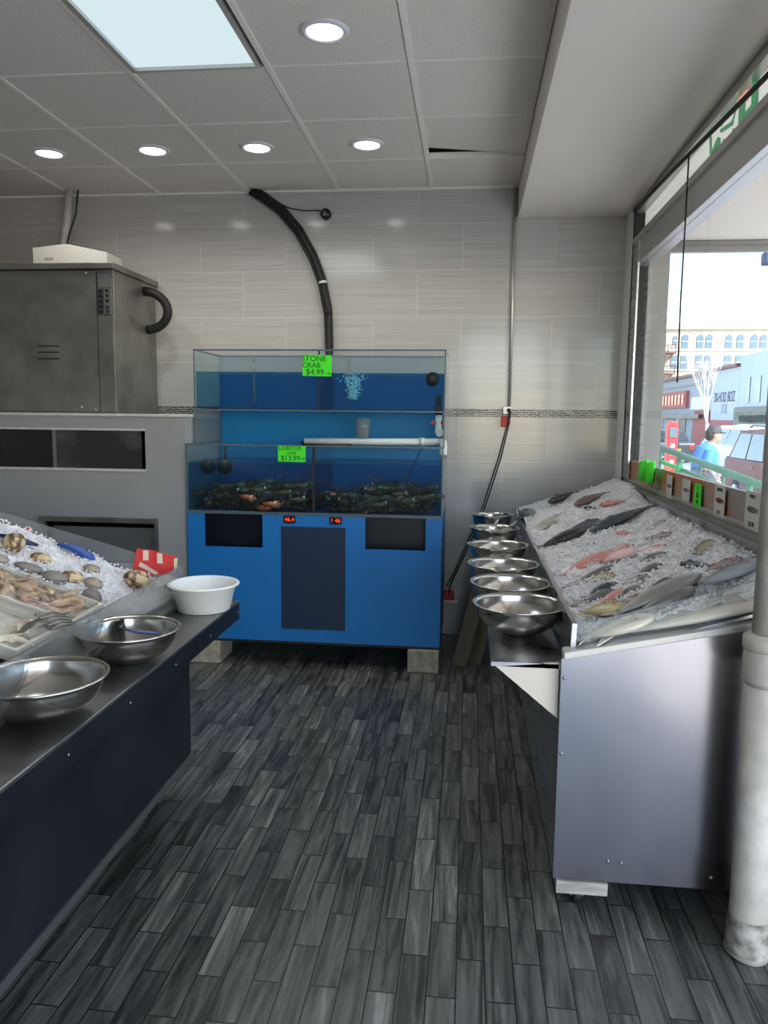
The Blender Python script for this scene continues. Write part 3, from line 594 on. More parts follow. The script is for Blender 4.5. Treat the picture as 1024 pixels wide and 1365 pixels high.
for half, xa, xb in heaps:
    for layer, (ny, z0, n) in enumerate(((3, .948, 4),(3, .990, 4),(2, 1.038, 3))):
        for iy in range(ny):
            for k in range(n):
                u = (k+.5+rl.uniform(-.2,.2))/n
                if layer == 2: u = ((.45,.75,1.0) if 'window' in half else (.15,.68,.92))[k]+rl.uniform(-.04,.04)
                x = xa+.20+(xb-xa-.40)*u; y = (TY+.11+.17*iy if layer < 2 else TY+.20+.20*iy)+rl.uniform(-.015,.015)
                o = lob if not used else copy_tree(lob)
                used = True
                o.matrix_world = T((x, y, z0+rl.uniform(0,.012))) @ Matrix.Rotation(rl.uniform(-.45,.45)+(PI if rl.random() < .5 else 0), 4, 'Z') @ Matrix.Rotation(rl.uniform(-.25,.25), 4, 'X') @ Matrix.Rotation(rl.uniform(-.12,.12), 4, 'Y') @ Matrix.Diagonal((.80,1.12,1.25,1))
                lay = ('bottom', 'middle', 'top')[layer]
                row = ('front glass', 'tank centre', 'back panel')[iy] if layer < 2 else ('front glass', 'back panel')[iy]
                o['label'] = f'dark brown lobster, {lay} of the {half} heap, nearest the {row}'
                o['group'] = f'live lobsters, {lay} of the {half} heap by the {row}'
                WORLD[o.name] = o.matrix_world.copy()

    for e, x in (('divider', xb-.075 if 'counter' in half else xa+.075), ('end wall', xa+.075 if 'counter' in half else xb-.075)):
        for layer in (0, 1):
            o = copy_tree(lob)
            o.matrix_world = T((x, TY+.30+rl.uniform(-.02,.02), .950+.055*layer)) @ Matrix.Rotation((-PI/2 if layer else PI/2)+rl.uniform(-.12,.12), 4, 'Z') @ Matrix.Rotation(rl.uniform(-.2,.2), 4, 'X') @ Matrix.Diagonal((.9,1.12,1.3,1))
            WORLD[o.name] = o.matrix_world.copy()
            o['label'] = f"dark brown lobster lying {'on top' if layer else 'at the bottom'} along the {e}, {half} of the tank"
            o['group'] = f'live lobsters along the {e}, {half}'
# ------------------------------------------------------------------ display table with shellfish
t = thing('display_table', 'long dark metal table with casters holding the shellfish display', 'table', (-1.8,1.6,0))
TZ = .78
MB().box((-2.7,.7,TZ-.012),(-.905,2.95,TZ)).build('tabletop', 'tabletop', t, bevel=.003)
ap = MB().box((-.917,.7,TZ-.075),(-.905,2.95,TZ-.012)).box((-2.7,2.938,TZ-.075),(-.917,2.95,TZ-.012)); ap.build('apron', 'darksteel', t)
for y in [.95+.33*k for k in range(7)]: MB().sph((-.904,y,TZ-.045), .004, 0, 8, 6, (.4,1,1)).build('rivet', 'rail', t)
MB().box((-1.13,.7,.15),(-1.10,2.90,TZ-.012)).build('side_panel', 'darksteel', t)
MB().box((-2.6,2.87,.15),(-1.13,2.90,TZ-.012)).build('end_panel', 'darksteel', t)
MB().box((-1.135,.7,.12),(-1.092,2.905,.15)).build('bottom_rail', 'rail', t, bevel=.002)
for y in (2.66, 1.0):
    c = MB().lathe([(.0001,-.014),(.036,-.014),(.04,-.009),(.04,.009),(.036,.014),(.0001,.014)], (-1.17,y,.04), 24, 0, 'X').build('caster', 'black', t)
    MB().box((-1.192,y-.03,.055),(-1.186,y+.03,.125)).box((-1.154,y-.03,.055),(-1.148,y+.03,.125)).box((-1.192,y-.03,.115),(-1.148,y+.03,.125)).build('fork', 'rail', c)
# sloping shellfish bin: base rises away from the aisle
def binz(x, lift=0): return .852+lift+.33*(-1.15-x)
t = thing('shellfish_bin', 'sloping clear sided bin of ice on the dark table', 'display bin', (-1.6,2.0,TZ))
MB().prism([(-1.13,.9,TZ),(-2.4,.9,TZ),(-2.4,.9,binz(-2.4)-.06),(-1.13,.9,binz(-1.13)-.06)], (0,2.0,0)).build('base', 'tabletop', t)
MB().hexa([(-1.128,.9,TZ+.012),(-1.120,.9,TZ+.012),(-1.120,2.9,TZ+.012),(-1.128,2.9,TZ+.012),(-1.128,.9,.900),(-1.120,.9,.900),(-1.120,2.9,.925),(-1.128,2.9,.925)]).build('side_guard', 'cloudy', t)
MB().prism([(-1.128,2.895,TZ+.012),(-1.128,2.895,.925),(-1.155,2.895,.930),(-1.87,2.895,1.120),(-2.4,2.895,1.27),(-2.4,2.895,TZ+.012)], (0,.008,0)).build('end_guard', 'acrylic', t)
MB().box((-1.128,.9,TZ),(-1.092,2.905,TZ+.014)).build('bottom_channel', 'rail', t)
# ice bed
def ice_bed(name, label, nx, ny, fx, fy, fz, seed, chunk, n_chunks, amp=.010):
    mb = MB(); rr = random.Random(seed); vs = []; fs = []
    for j in range(ny):
        for i in range(nx):
            u, v = i/(nx-1), j/(ny-1); x = fx(u,v); y = fy(u,v); p = Vector((x,y,0))
            h = mnoise.noise(p*7)*.012 + mnoise.noise(p*13+Vector((9,2,0)))*.010 + mnoise.noise(p*24)*amp + (mnoise.cell(p*80)-.5)*.004 + (mnoise.cell(p*38+Vector((3,1,0)))-.5)*.003
            vs.append((x, y, fz(x,y)+h*min(1, 8*min(u,1-u)+.3)))
    for j in range(ny-1):
        for i in range(nx-1): fs.append((j*nx+i, j*nx+i+1, (j+1)*nx+i+1, (j+1)*nx+i))
    mb.add(vs, fs, 0, False)
    for k in range(n_chunks):
        u, v = rr.random(), rr.random(); x = fx(u,v); y = fy(u,v); z = fz(x,y)+mnoise.noise(Vector((x,y,0))*7)*.012+rr.uniform(.0,.008); s = rr.uniform(.5,1)*chunk
        R = Matrix.Rotation(rr.uniform(0,6), 3, 'Z') @ Matrix.Rotation(rr.uniform(0,6), 3, 'X'); pts = [R @ Vector((a*s*rr.uniform(.6,1),b*s*rr.uniform(.6,1),c*s*rr.uniform(.5,.9))) + Vector((x,y,z)) for a,b,c in ((-1,-1,-1),(1,-1,-1),(1,1,-1),(-1,1,-1),(-1,-1,1),(1,-1,1),(1,1,1),(-1,1,1))]
        mb.hexa(pts)
    return tag(mb.build(name, 'ice'), label, 'ice', None, 'stuff')
ice_bed('crushed_ice', 'bed of crushed ice under the shellfish on the dark table', 130, 110, lambda u,v: -2.38+1.245*u, lambda u,v: 2.30+.585*v, lambda x,y: binz(x,.0)-.012*(x > -1.2)-.02*max(0,(x+1.25)/.1), 5, .0045, 3000)
def shell(x, y, kind, L, W, Hh, rz, label, tip=.0, bury=.3):
    t = tag(bpy.data.objects.new('clam' if kind != 'whelk' else 'whelk', None), label, 'shellfish', 'shellfish scattered on the ice'); COL.objects.link(t); t.empty_display_size = .02
    nrm = Vector((.33,0,1)).normalized(); q = Vector((0,0,1)).rotation_difference(nrm).to_matrix().to_4x4()
    t.matrix_world = T((x,y,binz(x)+Hh*(.5-bury))) @ q @ Matrix.Rotation(rz, 4, 'Z') @ Matrix.Rotation(tip, 4, 'Y'); WORLD[t.name] = t.matrix_world.copy()
    m = {'plain':'clam','spot':'clam2','grey':'clam3'}.get(kind, 'clam2')
    for s, nm in ((1,'upper_shell'),(-1,'lower_shell')):
        rings = []
        for i in range(9):
            th = PI/2*i/8; c, sn = math.cos(th), math.sin(th)
            rings.append([(L/2*c*math.cos(a)*(1 if math.cos(a) > 0 else .85)+.10*L*sn, W/2*c*math.sin(a), s*(Hh/2*sn*(1+.03*math.cos(9*th)))+s*.0008) for a in [2*PI*k/24 for k in range(24)]])
        MB().loft(rings).build(nm, m, t, world=False)
    MB().tube([(L*.25,-W*.2,0),(L*.36,0,.004),(L*.25,W*.2,0)], .005, 6).build('hinge', 'black', t, world=False)
    return t
shell(-1.235,2.72,'spot',.105,.085,.07,.4,'large brown spotted clam by the end of the clear side guard',.1,.15)
shell(-1.395,2.545,'spot',.085,.065,.05,.3,'rounded brown clam in the middle of the ice, touching another')
shell(-1.325,2.565,'plain',.08,.055,.045,-.2,'pale brown clam beside the rounded brown one')
shell(-1.272,2.455,'grey',.11,.06,.045,-.8,'long grey clam close to the wrapped tray and side guard')
shell(-1.43,2.49,'grey',.10,.06,.045,.3,'grey clam half buried just beyond the wrapped tray')
shell(-1.40,2.705,'plain',.07,.045,.035,0,'small flat clam alone in the upper middle of the ice')
shell(-1.555,2.625,'spot',.08,.05,.04,.2,'dark and cream clam near the blue netting')
shell(-1.53,2.50,'grey',.11,.055,.03,.15,'slim dark grey shell with pointed end on the ice')
shell(-1.65,2.615,'spot',.08,.075,.08,1.2,'upright ridged brown shell standing proud of the ice',.6,.1)
shell(-1.62,2.475,'plain',.07,.05,.035,.2,'small pale brown clam at the table side above the film')
shell(-1.70,2.60,'plain',.06,.045,.035,.5,'little clam half out of the frame on the high side')
shell(-1.205,2.78,'grey',.05,.035,.03,.4,'tiny dark clam tucked in the bin corner')
def net(name, pts, m, label):
    return single(MB().tube(pts, [.012]+[.03]*(len(pts)-2)+[.012], 10, flat=.45), name, m, label, 'netting')
net('net_bag', [(-1.76,2.70,binz(-1.76)+.008),(-1.70,2.72,binz(-1.70)+.01),(-1.63,2.74,binz(-1.63)+.008)], 'navy', 'dark navy net bag lying on the ice by the end guard')
net('net_bag', [(-1.60,2.83,binz(-1.60)+.008),(-1.54,2.845,binz(-1.54)+.012),(-1.47,2.82,binz(-1.47)+.01),(-1.44,2.80,binz(-1.44)+.006)], 'blueplastic', 'bright blue net bag poking out of the ice')
# foam trays of shucked meat under film
def meat_tray(cx, cy, lx, ly, label, m, seed, n):
    nrm = Vector((.33,0,1)).normalized(); q = Vector((0,0,1)).rotation_difference(nrm).to_matrix().to_4x4()
    t = thing('foam_tray', label, 'food tray', mat=T((cx,cy,binz(cx)+.0)) @ q @ Matrix.Rotation(.04, 4, 'Z'))
    a, b = lx/2, ly/2
    tr = MB().box((-a,-b,-.006),(a,b,0)); 
    for (x0,y0,x1,y1) in ((-a,-b,a,-b+.012),(-a,b-.012,a,b),(-a,-b+.012,-a+.012,b-.012),(a-.012,-b+.012,a,b-.012)): tr.box((x0,y0,0),(x1,y1,.032))
    tr.build('tray', 'foam', t, world=False, bevel=.004)
    rr = random.Random(seed); mt = MB()
    for k in range(n):
        x, y = rr.uniform(-a+.04,a-.04), rr.uniform(-b+.035,b-.035); an = rr.uniform(0,6.28); l = rr.uniform(.025,.06); z = rr.uniform(.012,.034); pts = []
        for w in (-1,-.4,.3,1): pts.append((x+math.cos(an)*l*w+rr.uniform(-.01,.01), y+math.sin(an)*l*w+rr.uniform(-.01,.01), z+rr.uniform(-.006,.008)))
        mt.tube(pts, [.004,rr.uniform(.009,.018),rr.uniform(.008,.016),.003], 8, flat=.6)
    tag(mt.build('meat', m, t, world=False), None, None, None, 'stuff')
    fm = MB(); nx, ny = 26, 18; vs = []; fs = []
    for j in range(ny):
        for i in range(nx):
            u, v = i/(nx-1), j/(ny-1); e = min(u,1-u,v,1-v)
            vs.append((-a+2*a*u, -b+2*b*v, .034+.018*min(1,e*5)+.004*mnoise.noise(Vector((u*9,v*7,seed)))))
    for j in range(ny-1):
        for i in range(nx-1): fs.append((j*nx+i, j*nx+i+1, (j+1)*nx+i+1, (j+1)*nx+i))
    fm.add(vs, fs, 0, True); fm.build('cling_film', 'film', t, world=False)
    return t
meat_tray(-1.43,2.255,.50,.22,'foam tray of tan shucked meat under cling film beside the ice', 'squid', 4, 60)
meat_tray(-1.43,1.985,.50,.27,'foam tray of pale meat under smooth film nearest the steel bowls', 'squid2', 9, 26)
# red card and tag on the guard
t = thing('red_card', 'red card with cream tape stuck to the corner of the clear bin', 'card', (-1.23,2.885,.94))
MB().prism([(-1.320,2.885,.91),(-1.238,2.885,.882),(-1.228,2.885,.985),(-1.300,2.885,.990)], (0,.004,0)).build('card_face', 'redcard', t)
MB().prism([(-1.236,2.884,.884),(-1.160,2.888,.893),(-1.143,2.890,.962),(-1.226,2.885,.982)], (0,.004,0)).build('card_face', 'redcard', t)
for p in ([(-1.275,2.882,.945),(-1.252,2.882,.945),(-1.250,2.882,.985),(-1.272,2.882,.985)],[(-1.215,2.880,.935),(-1.192,2.880,.935),(-1.195,2.880,.975),(-1.215,2.880,.975)],[(-1.295,2.882,.922),(-1.225,2.882,.888),(-1.210,2.882,.895),(-1.285,2.882,.938)],[(-1.150,2.884,.895),(-1.138,2.884,.91),(-1.133,2.884,.958),(-1.147,2.884,.955)]): MB().prism(p, (0,.002,0)).build('tape', 'tape', t)
t = thing('red_tag', 'small red and white oval tag on the far guard of the bin', 'tag', (-1.757,2.885,1.045))
MB().lathe([(.0001,0),(.020,0),(.020,-.003),(.0001,-.003)], (-1.757,2.890,1.045), 20, 0, 'Y', 1, 1.15).build('tag', 'card', t)
MB().lathe([(.0001,0),(.015,0),(.015,-.002),(.0001,-.002)], (-1.757,2.887,1.045), 20, 0, 'Y', 1, 1.2).build('red_centre', 'redcard', t)

# ------------------------------------------------------------------ bowls
def bowl_profile(R, Hh):
    inner = [(R*math.sin(a)**.78, Hh*(1-math.cos(a))**.95) for a in [PI/2*k/14 for k in range(1, 15)]]
    prof = [(.0001,.0),(R*.38,.0)]; k0 = [p for p in inner if p[0] > R*.42]
    prof += k0 + [(R+.012,Hh+.001),(R+.014,Hh+.004),(R+.011,Hh+.006),(R-.002,Hh+.002)]
    prof += [(max(r-.003,.0001), z+.003) for r, z in reversed(k0[:-1])] + [(R*.38,.003),(.0001,.003)]
    return prof
def bowl(x, y, z, R, Hh, label, group):
    t = thing('mixing_bowl', label, 'bowl', (x,y,z), group=group)
    MB().lathe(bowl_profile(R, Hh), seg=56).build('bowl', 'bowl', t, world=False)
    return t
G1 = 'steel mixing bowls along the fish display'; SHZ = .775
bowl(.188,2.655,SHZ,.150,.104,'steel mixing bowl at the near end of the shelf row by the fish', G1)
bowl(.176,3.01,SHZ,.147,.102,'steel mixing bowl second from the near end of the shelf row', G1)
bowl(.165,3.40,SHZ,.147,.102,'steel mixing bowl third from the near end of the shelf row', G1)
bowl(.160,3.93,SHZ,.145,.100,'steel mixing bowl fourth from the near end of the shelf row', G1)
bowl(.158,4.42,SHZ,.130,.118,'steel mixing bowl holding two shiny spoons on the shelf row', G1)
bowl(.155,4.82,SHZ,.120,.145,'steel mixing bowl last in the row, closest to the tiled wall', G1)
G2 = 'steel mixing bowls on the dark table'
bowl(-1.004,2.155,TZ,.140,.098,'steel mixing bowl with a knife in it on the dark table', G2)
bowl(-1.025,1.715,TZ,.145,.100,'empty steel mixing bowl nearest the photographer on the dark table', G2)
def spoon(a, b, label):
    a, b = Vector(a), Vector(b); d = (b-a).normalized(); L = (b-a).length
    side = d.cross(Vector((0,0,1))).normalized(); n = side.cross(d)
    R = Matrix((side, d, n)).transposed().to_4x4()
    t = thing('serving_spoon', label, 'spoon', mat=T(a) @ R)
    MB().tube([(0,0,0),(0,L*.35,.004),(0,L*.65,0)], [.006,.0045,.004], 8, flat=.6).build('handle', 'spoon', t, world=False)
    m = MB(); rings = []
    for i in range(9):
        u = i/8; w = .027*math.sin(PI*min(1,max(.03,u*.94+.05)))**.6; rings.append([(w*math.cos(q), L*.65+L*.35*u, .003*math.sin(q)-.008*math.sin(PI*u)*(1-math.cos(q)**2)) for q in [2*PI*k/12 for k in range(12)]])
    m.loft(rings).build('spoon_bowl', 'spoon', t, world=False)
spoon((.09,4.36,.83),(.175,4.33,.955),'shiny spoon leaning in the bowl, the one nearer the tank')
spoon((.13,4.38,.83),(.275,4.35,.945),'shiny spoon leaning in the bowl, the one nearer the fish')
t = thing('utility_knife', 'small blue knife with dark grip lying inside the steel bowl on the table', 'knife', (-1.02,2.15,TZ+.02))
MB().tube([(-1.06,2.235,TZ+.075),(-1.0,2.215,TZ+.072),(-.925,2.19,TZ+.078)], [.006,.009,.007], 8, flat=.5).build('handle', 'blade', t)
MB().tube([(-1.060,2.235,TZ+.066),(-1.068,2.24,TZ+.085),(-1.066,2.245,TZ+.105)], [.013,.015,.007], 8, flat=.6).build('cap', 'blackgloss', t)
t = thing('basin', 'white plastic basin on the far corner of the dark table', 'basin', (-.995,2.79,TZ))
MB().lathe([(.0001,0),(.092,0),(.099,.004),(.121,.094),(.134,.098),(.136,.102),(.132,.106),(.118,.103),(.096,.008),(.0001,.006)], seg=56).build('basin', 'basin', t, world=False)
# slotted serving fork
t = thing('serving_fork', 'dark slotted serving fork resting against the bin beside the bowls', 'fork', (-1.2,2.0,.88))
MB().tube([(-1.30,1.80,.90),(-1.262,1.91,.897),(-1.235,1.965,.905)], [.007,.006,.008], 8, flat=.5).build('handle', 'blackgloss', t)
MB().tube([(-1.24,1.955,.905),(-1.222,2.0,.922),(-1.205,2.04,.925)], [.008,.026,.032], 10, flat=.22).build('head', 'oldsteel', t)
for k in range(5):
    o = (k-2)*.011
    MB().tube([(-1.205+o,2.035,.925-o*.9),(-1.185+o,2.085,.923-o*.8),(-1.165+o*.9,2.125,.908-o*.7)], [.0045,.004,.002], 6).build('tine', 'oldsteel', t)

# ------------------------------------------------------------------ fish display case
FX0, FX1, FY0, FY1 = .295, .985, 2.30, 5.16
def rimz(x): return .895+.315*(x-.345)
t = thing('fish_display_case', 'steel fish display case on casters under the shop window', 'display case', (.64,3.7,0))
fp = MB(); nx = 26; nz = 22; vs = []; fs = []
MB().prism([(FX0,FY0,.09),(FX1,FY0,.09),(FX1,FY0,.81+.20*(FX1-FX0)),(FX0,FY0,.80)], (0,.02,0)).build('front_panel', 'case', t)
MB().hexa([(FX0,FY0+.02,.09),(FX0+.018,FY0+.02,.09),(FX0+.018,FY1,.09),(FX0,FY1,.09),(.325,FY0+.02,.905),(.34,FY0+.02,.905),(.34,FY1,.905),(.325,FY1,.905)]).build('side_panel', 'steel', t)
MB().box((FX0+.018,FY0+.02,.09),(FX1,FY1,.12)).build('bottom', 'dark', t)
MB().prism([(.33,FY0+.02,.78),(FX1-.012,FY0+.02,.985),(FX1-.012,FY0+.02,.995),(.33,FY0+.02,.79)], (0,FY1-FY0-.02,0)).build('tray', 'steel', t)
MB().box((FX1-.012,FY0+.02,.09),(FX1,FY1,1.13)).build('back_panel', 'steel', t)
MB().box((FX1-.035,FY0+.02,1.118),(FX1+.012,FY1,1.132)).build('back_rim', 'oldsteel', t, bevel=.003)
MB().prism([(.325,FY1-.012,.78),(FX1-.012,FY1-.012,.985),(FX1-.012,FY1-.012,1.10),(.325,FY1-.012,.93)], (0,.012,0)).build('end_wall', 'steel', t)
MB().hexa([(.30,FY0-.012,.80),(.87+.115,FY0-.012,.945),(.87+.115,FY0+.05,.945),(.30,FY0+.05,.80),(.30,FY0-.012,.822),(.985,FY0-.012,.965),(.985,FY0+.05,.965),(.30,FY0+.05,.822)]).build('front_ledge', 'ledge', t, bevel=.003)
MB().prism([(.342,FY0+.035,.822),(.985,FY0+.035,.962),(.985,FY0+.035,1.085),(.332,FY0+.035,.893)], (0,.006,0)).build('front_guard', 'acrylic', t)
MB().box((.742,FY0+.030,1.0),(.76,FY0+.034,1.035)).build('guard_clip', 'cloudy', t)
for x, z in ((.46,.16),(.77,.13),(.305,.74),(.305,.5),(.50,.155)): MB().sph((x,FY0,z), .006, 0, 8, 6).build('rivet', 'rail', t)
MB().box((.305,FY0-.01,.048),(.462,FY1-.1,.09)).build('wooden_skid', 'newwood', t)
MB().box((.80,FY0+.1,.048),(.95,FY1-.1,.09)).build('wooden_skid', 'newwood', t)
for x, y in ((.372,FY0+.025),(.372,FY1-.4),(.87,FY1-.4),(.87,FY0+.3)):
    c = MB().lathe([(.0001,-.013),(.027,-.013),(.031,-.008),(.031,.008),(.027,.013),(.0001,.013)], (x,y,.031), 22, 0, 'X').build('caster', 'black', t)
    MB().box((x-.02,y-.015,.03),(x-.014,y+.015,.048)).box((x+.014,y-.015,.03),(x+.02,y+.015,.048)).build('fork', 'rail', c)
MB().box((.085,FY0+.03,.758),(.312,4.98,.772)).build('bowl_shelf', 'steel', t)
MB().prism([(.100,FY0+.03,.757),(.292,FY0+.03,.777),(.292,FY0+.03,.60)], (0,.012,0)).build('shelf_bracket', 'cream', t)
MB().prism([(.100,4.6,.757),(.292,4.6,.757),(.292,4.6,.60)], (0,.012,0)).build('shelf_bracket', 'cream', t)
for q, (x0, x1, zt) in enumerate(((-.03,.15,.755),(.06,.22,.755))):
    m = MB().hexa([(x0-.045,4.62+.05*q,0),(x0+.045,4.62+.05*q,0),(x0+.045,4.66+.05*q,0),(x0-.045,4.66+.05*q,0),(x1-.045,4.62+.05*q,zt),(x1+.045,4.62+.05*q,zt),(x1+.045,4.66+.05*q,zt),(x1-.045,4.66+.05*q,zt)])
    single(m, 'wooden_plank', 'wood', ['rough grey plank propping the bowl shelf, nearer the tank','rough grey plank propping the bowl shelf, nearer the display case'][q], 'plank', 'planks under the bowl shelf')
# ------------------------------------------------------------------ ice and fish of the case
def sstep(a, b, x): q = min(1, max(0, (x-a)/(b-a))); return q*q*(3-2*q)
def icez(x, y): return .875+.32*(x-.35)+.055*sstep(4.15,4.6,y)-.03*(1-sstep(2.38,2.60,y))+.018*sstep(.80,.93,x)*(1-sstep(.93,.975,x))
ice_bed('crushed_ice', 'heap of crushed ice filling the fish display case', 100, 420, lambda u,v: .338+.63*u, lambda u,v: 2.345+2.79*v, icez, 2, .0055, 6000, .010)
def fish(p, q, kind, hgt, thick, label, flip=1, lift=.0, bend=.0, fins=True, eyes=True, fork=True):
    """head at p, tail tip at q (x, y on the tray); lies on its side with the back towards flip"""
    P = Vector((p[0],p[1],(p[2] if len(p) > 2 else icez(*p)+lift))); Q = Vector((q[0],q[1],(q[2] if len(q) > 2 else icez(*q)+lift)))
    L = (Q-P).length; X = (P-Q).normalized(); n = Vector((-.30,0,1)).normalized(); Y = n.cross(X).normalized()*flip; Z = X.cross(Y)
    R = Matrix((X, Y, Z)).transposed().to_4x4(); R.translation = (P+Q)/2
    t = thing('fish', label, 'fish', mat=R, group='whole fish on the crushed ice')
    ct = [(0,.05),(.03,.34),(.10,.62),(.22,.92),(.34,1.0),(.5,.93),(.65,.70),(.78,.42),(.86,.24),(.90,.2)]
    def H(u):
        for (a, b), (c, d) in zip(ct, ct[1:]):
            if u <= c: return b+(d-b)*(u-a)/(c-a)
        return .2
    def cy(u): return bend*L*(4*(u-.5)**2-.5)
    rings = []
    for i in range(27):
        u = .90*i/26; h = H(u)*hgt/2; th = thick/2*min(1, H(u)**.8)
        rings.append([(L/2-u*L, cy(u)+h*math.cos(a), th*math.sin(a)) for a in [2*PI*k/16 for k in range(16)]])
    MB().loft(rings).build('body', FK[kind], t, world=False)
    x9 = L/2-.885*L; y9 = cy(.89); tw = hgt*.46; tl = L*.125
    tf = MB().prism([(x9,y9+hgt*.10,-.002),(x9-tl,y9+tw,-.002),(x9-tl*(.55 if fork else .95),y9,-.002),(x9-tl,y9-tw,-.002),(x9,y9-hgt*.10,-.002)], (0,0,.004)); tf.build('tail_fin', FK[kind], t, world=False)
    if fins:
        MB().prism([(L*.17,cy(.33)+hgt*.46,-.0015),(L*.06,cy(.44)+hgt*.66,-.0015),(-L*.10,cy(.6)+hgt*.52,-.0015),(-L*.13,cy(.63)+hgt*.32,-.0015)], (0,0,.003)).build('dorsal_fin', FK[kind], t, world=False)
        MB().prism([(L*.22,cy(.28)-hgt*.02,thick*.50),(L*.12,cy(.38)+hgt*.07,thick*.53),(L*.09,cy(.41)-hgt*.10,thick*.52)], (0,0,.003)).build('pectoral_fin', FK[kind], t, world=False)
        MB().tube([(L*.245,cy(.26)+hgt*.30,thick*.36),(L*.225,cy(.27),thick*.485),(L*.25,cy(.25)-hgt*.30,thick*.36)], .0022, 5).build('gill_edge', 'redgill', t, world=False)
    if eyes: MB().sph((L*.40,cy(.1)+hgt*.10,thick*.30), max(.004,hgt*.055), 0, 10, 6).build('eye', 'eye', t, world=False)
    return t
def xy(*a): return a
# far end, against the wall
fish((.50,4.80),(.67,4.945),'dark',.10,.05,'black backed fish on the ice heap at the wall end of the case',lift=.03)
fish((.61,4.50),(.81,4.60),'mauve',.085,.045,'grey pink fish on the heap beside the black backed one',lift=.02)
fish((.74,4.40),(.86,4.33),'pink',.06,.03,'small reddish fish on the heap close to the steel back',lift=.01)
fish((.365,4.98),(.385,4.50),'mackerel',.11,.05,'mottled black fish at the tray corner beside the last bowl',lift=.0)
fish((.385,4.30),(.52,4.50),'pale',.10,.03,'pale tan fillet like fish behind the yellow brown one',eyes=False)
fish((.60,4.03),(.385,3.86),'yellow',.095,.05,'yellow brown fish on the ice beyond the black ones',-1)
fish((.60,3.93),(.36,3.79),'mackerel',.105,.06,'black fish with striped flank pointing at the bowl shelf',-1,lift=.016)
fish((.69,4.01),(.49,3.95),'dark',.10,.055,'plain black fish lying against the striped black fish',lift=.02)
fish((.60,3.84),(.93,3.96),'silver',.10,.055,'long silver fish with black back below the steel rim',lift=.018)
fish((.66,4.46),(.72,4.40),'dark',.022,.02,'sliver of a dark fish showing through the far ice',fins=False,eyes=False)
# middle
fish((.615,3.30),(.38,3.15),'pink',.105,.05,'large pink snapper in the middle of the ice',-1)
fish((.675,3.17),(.54,3.11),'pink',.085,.045,'smaller pink fish overlapping the large snapper',lift=.02)
fish((.80,3.12),(.68,3.19),'pink',.06,.03,'pale pink fish half under ice towards the window',lift=.0)
fish((.71,3.28),(.60,3.37),'pink',.05,.03,'thin pink fish behind the large snapper',lift=.0)
fish((.70,3.66),(.755,3.60),'pink',.05,.03,'orange pink chunk of fish below the long silver fish',fins=False,eyes=False)
fish((.58,3.06),(.43,2.97),'grey',.05,.03,'slender grey fish just nearer than the pink ones',-1)
fish((.56,2.905),(.455,2.935),'olive',.055,.035,'short olive fish with dark tail mid tray')
fish((.54,2.79),(.42,2.71),'silver',.06,.035,'curved grey fish pair member, the upper one',-1,bend=.08)
fish((.52,2.70),(.40,2.66),'grey',.05,.03,'curved grey fish pair member, the lower one',-1,bend=.08)
fish((.46,2.94),(.365,2.925),'grey',.045,.025,'small grey fish by the tray side wall',fins=False)
fish((.65,2.75),(.545,2.75),'spotted',.05,.03,'small spotted grey fish alone mid tray')
fish((.77,3.04),(.645,2.98),'spotted',.055,.035,'speckled fish pointing to the window, farther one',-1)
fish((.72,2.885),(.62,2.845),'grey',.05,.03,'grey fish under the speckled one, half in ice',-1)
fish((.76,2.80),(.83,2.66),'silver',.05,.03,'dark small fish half buried towards the steel rim',lift=.004)
fish((.915,2.95),(.835,2.88),'olive',.07,.04,'brownish fish on the ice bank under the window cards')
fish((.60,3.62),(.45,3.50),'grey',.04,.025,'grey streak of a fish in the ice below the black fish',-1,lift=-.004)
fish((.86,3.30),(.77,3.38),'mauve',.045,.03,'reddish fish half buried beneath the steel rim',lift=0)
fish((.90,3.60),(.80,3.52),'pale',.05,.03,'pale fish half buried beneath the far window cards',-1,lift=0)
fish((.60,2.66),(.50,2.60),'spotted',.045,.03,'spotted small fish just beyond the gutted ones',-1)
fish((.70,2.66),(.62,2.62),'mauve',.04,.025,'red bellied small fish touching the spotted one',-1)
# near end
fish((.55,2.68),(.43,2.56),'pink',.05,.03,'thin reddish fish near the tray corner',-1)
fish((.42,2.645),(.355,2.645),'mauve',.035,.025,'tiny reddish fish against the tray side wall',fins=False)
fish((.59,2.53),(.50,2.55),'mauve',.05,.03,'gutted fish with red belly near the front guard')
fish((.52,2.475),(.37,2.51),'yellow',.075,.04,'yellowish fish at the near tray corner',lift=.02)
fish((.76,2.55),(.45,2.42),'bass',.10,.05,'long pale striped fish behind the clear front guard',-1,lift=.025)
fish((.72,2.47),(.53,2.41),'grey',.07,.045,'grey fish with dark edge between two large pale fish',-1,lift=.02)
fish((.93,2.50),(.72,2.47),'silver',.08,.045,'grey fish across the near ice beside the pipe',lift=.025)
fish((.91,2.62),(.77,2.62),'mauve',.05,.03,'reddish gutted fish near the pipe, farther in')
fish((.58,2.365,.93),(.35,2.37,.842),'pale',.12,.04,'large cream fish pressed to the guard at the tray corner',1)
fish((.975,2.383,1.015),(.40,2.375,.85),'pale',.19,.05,'biggest pale fish lying full length along the clear front guard',1,bend=-.05)

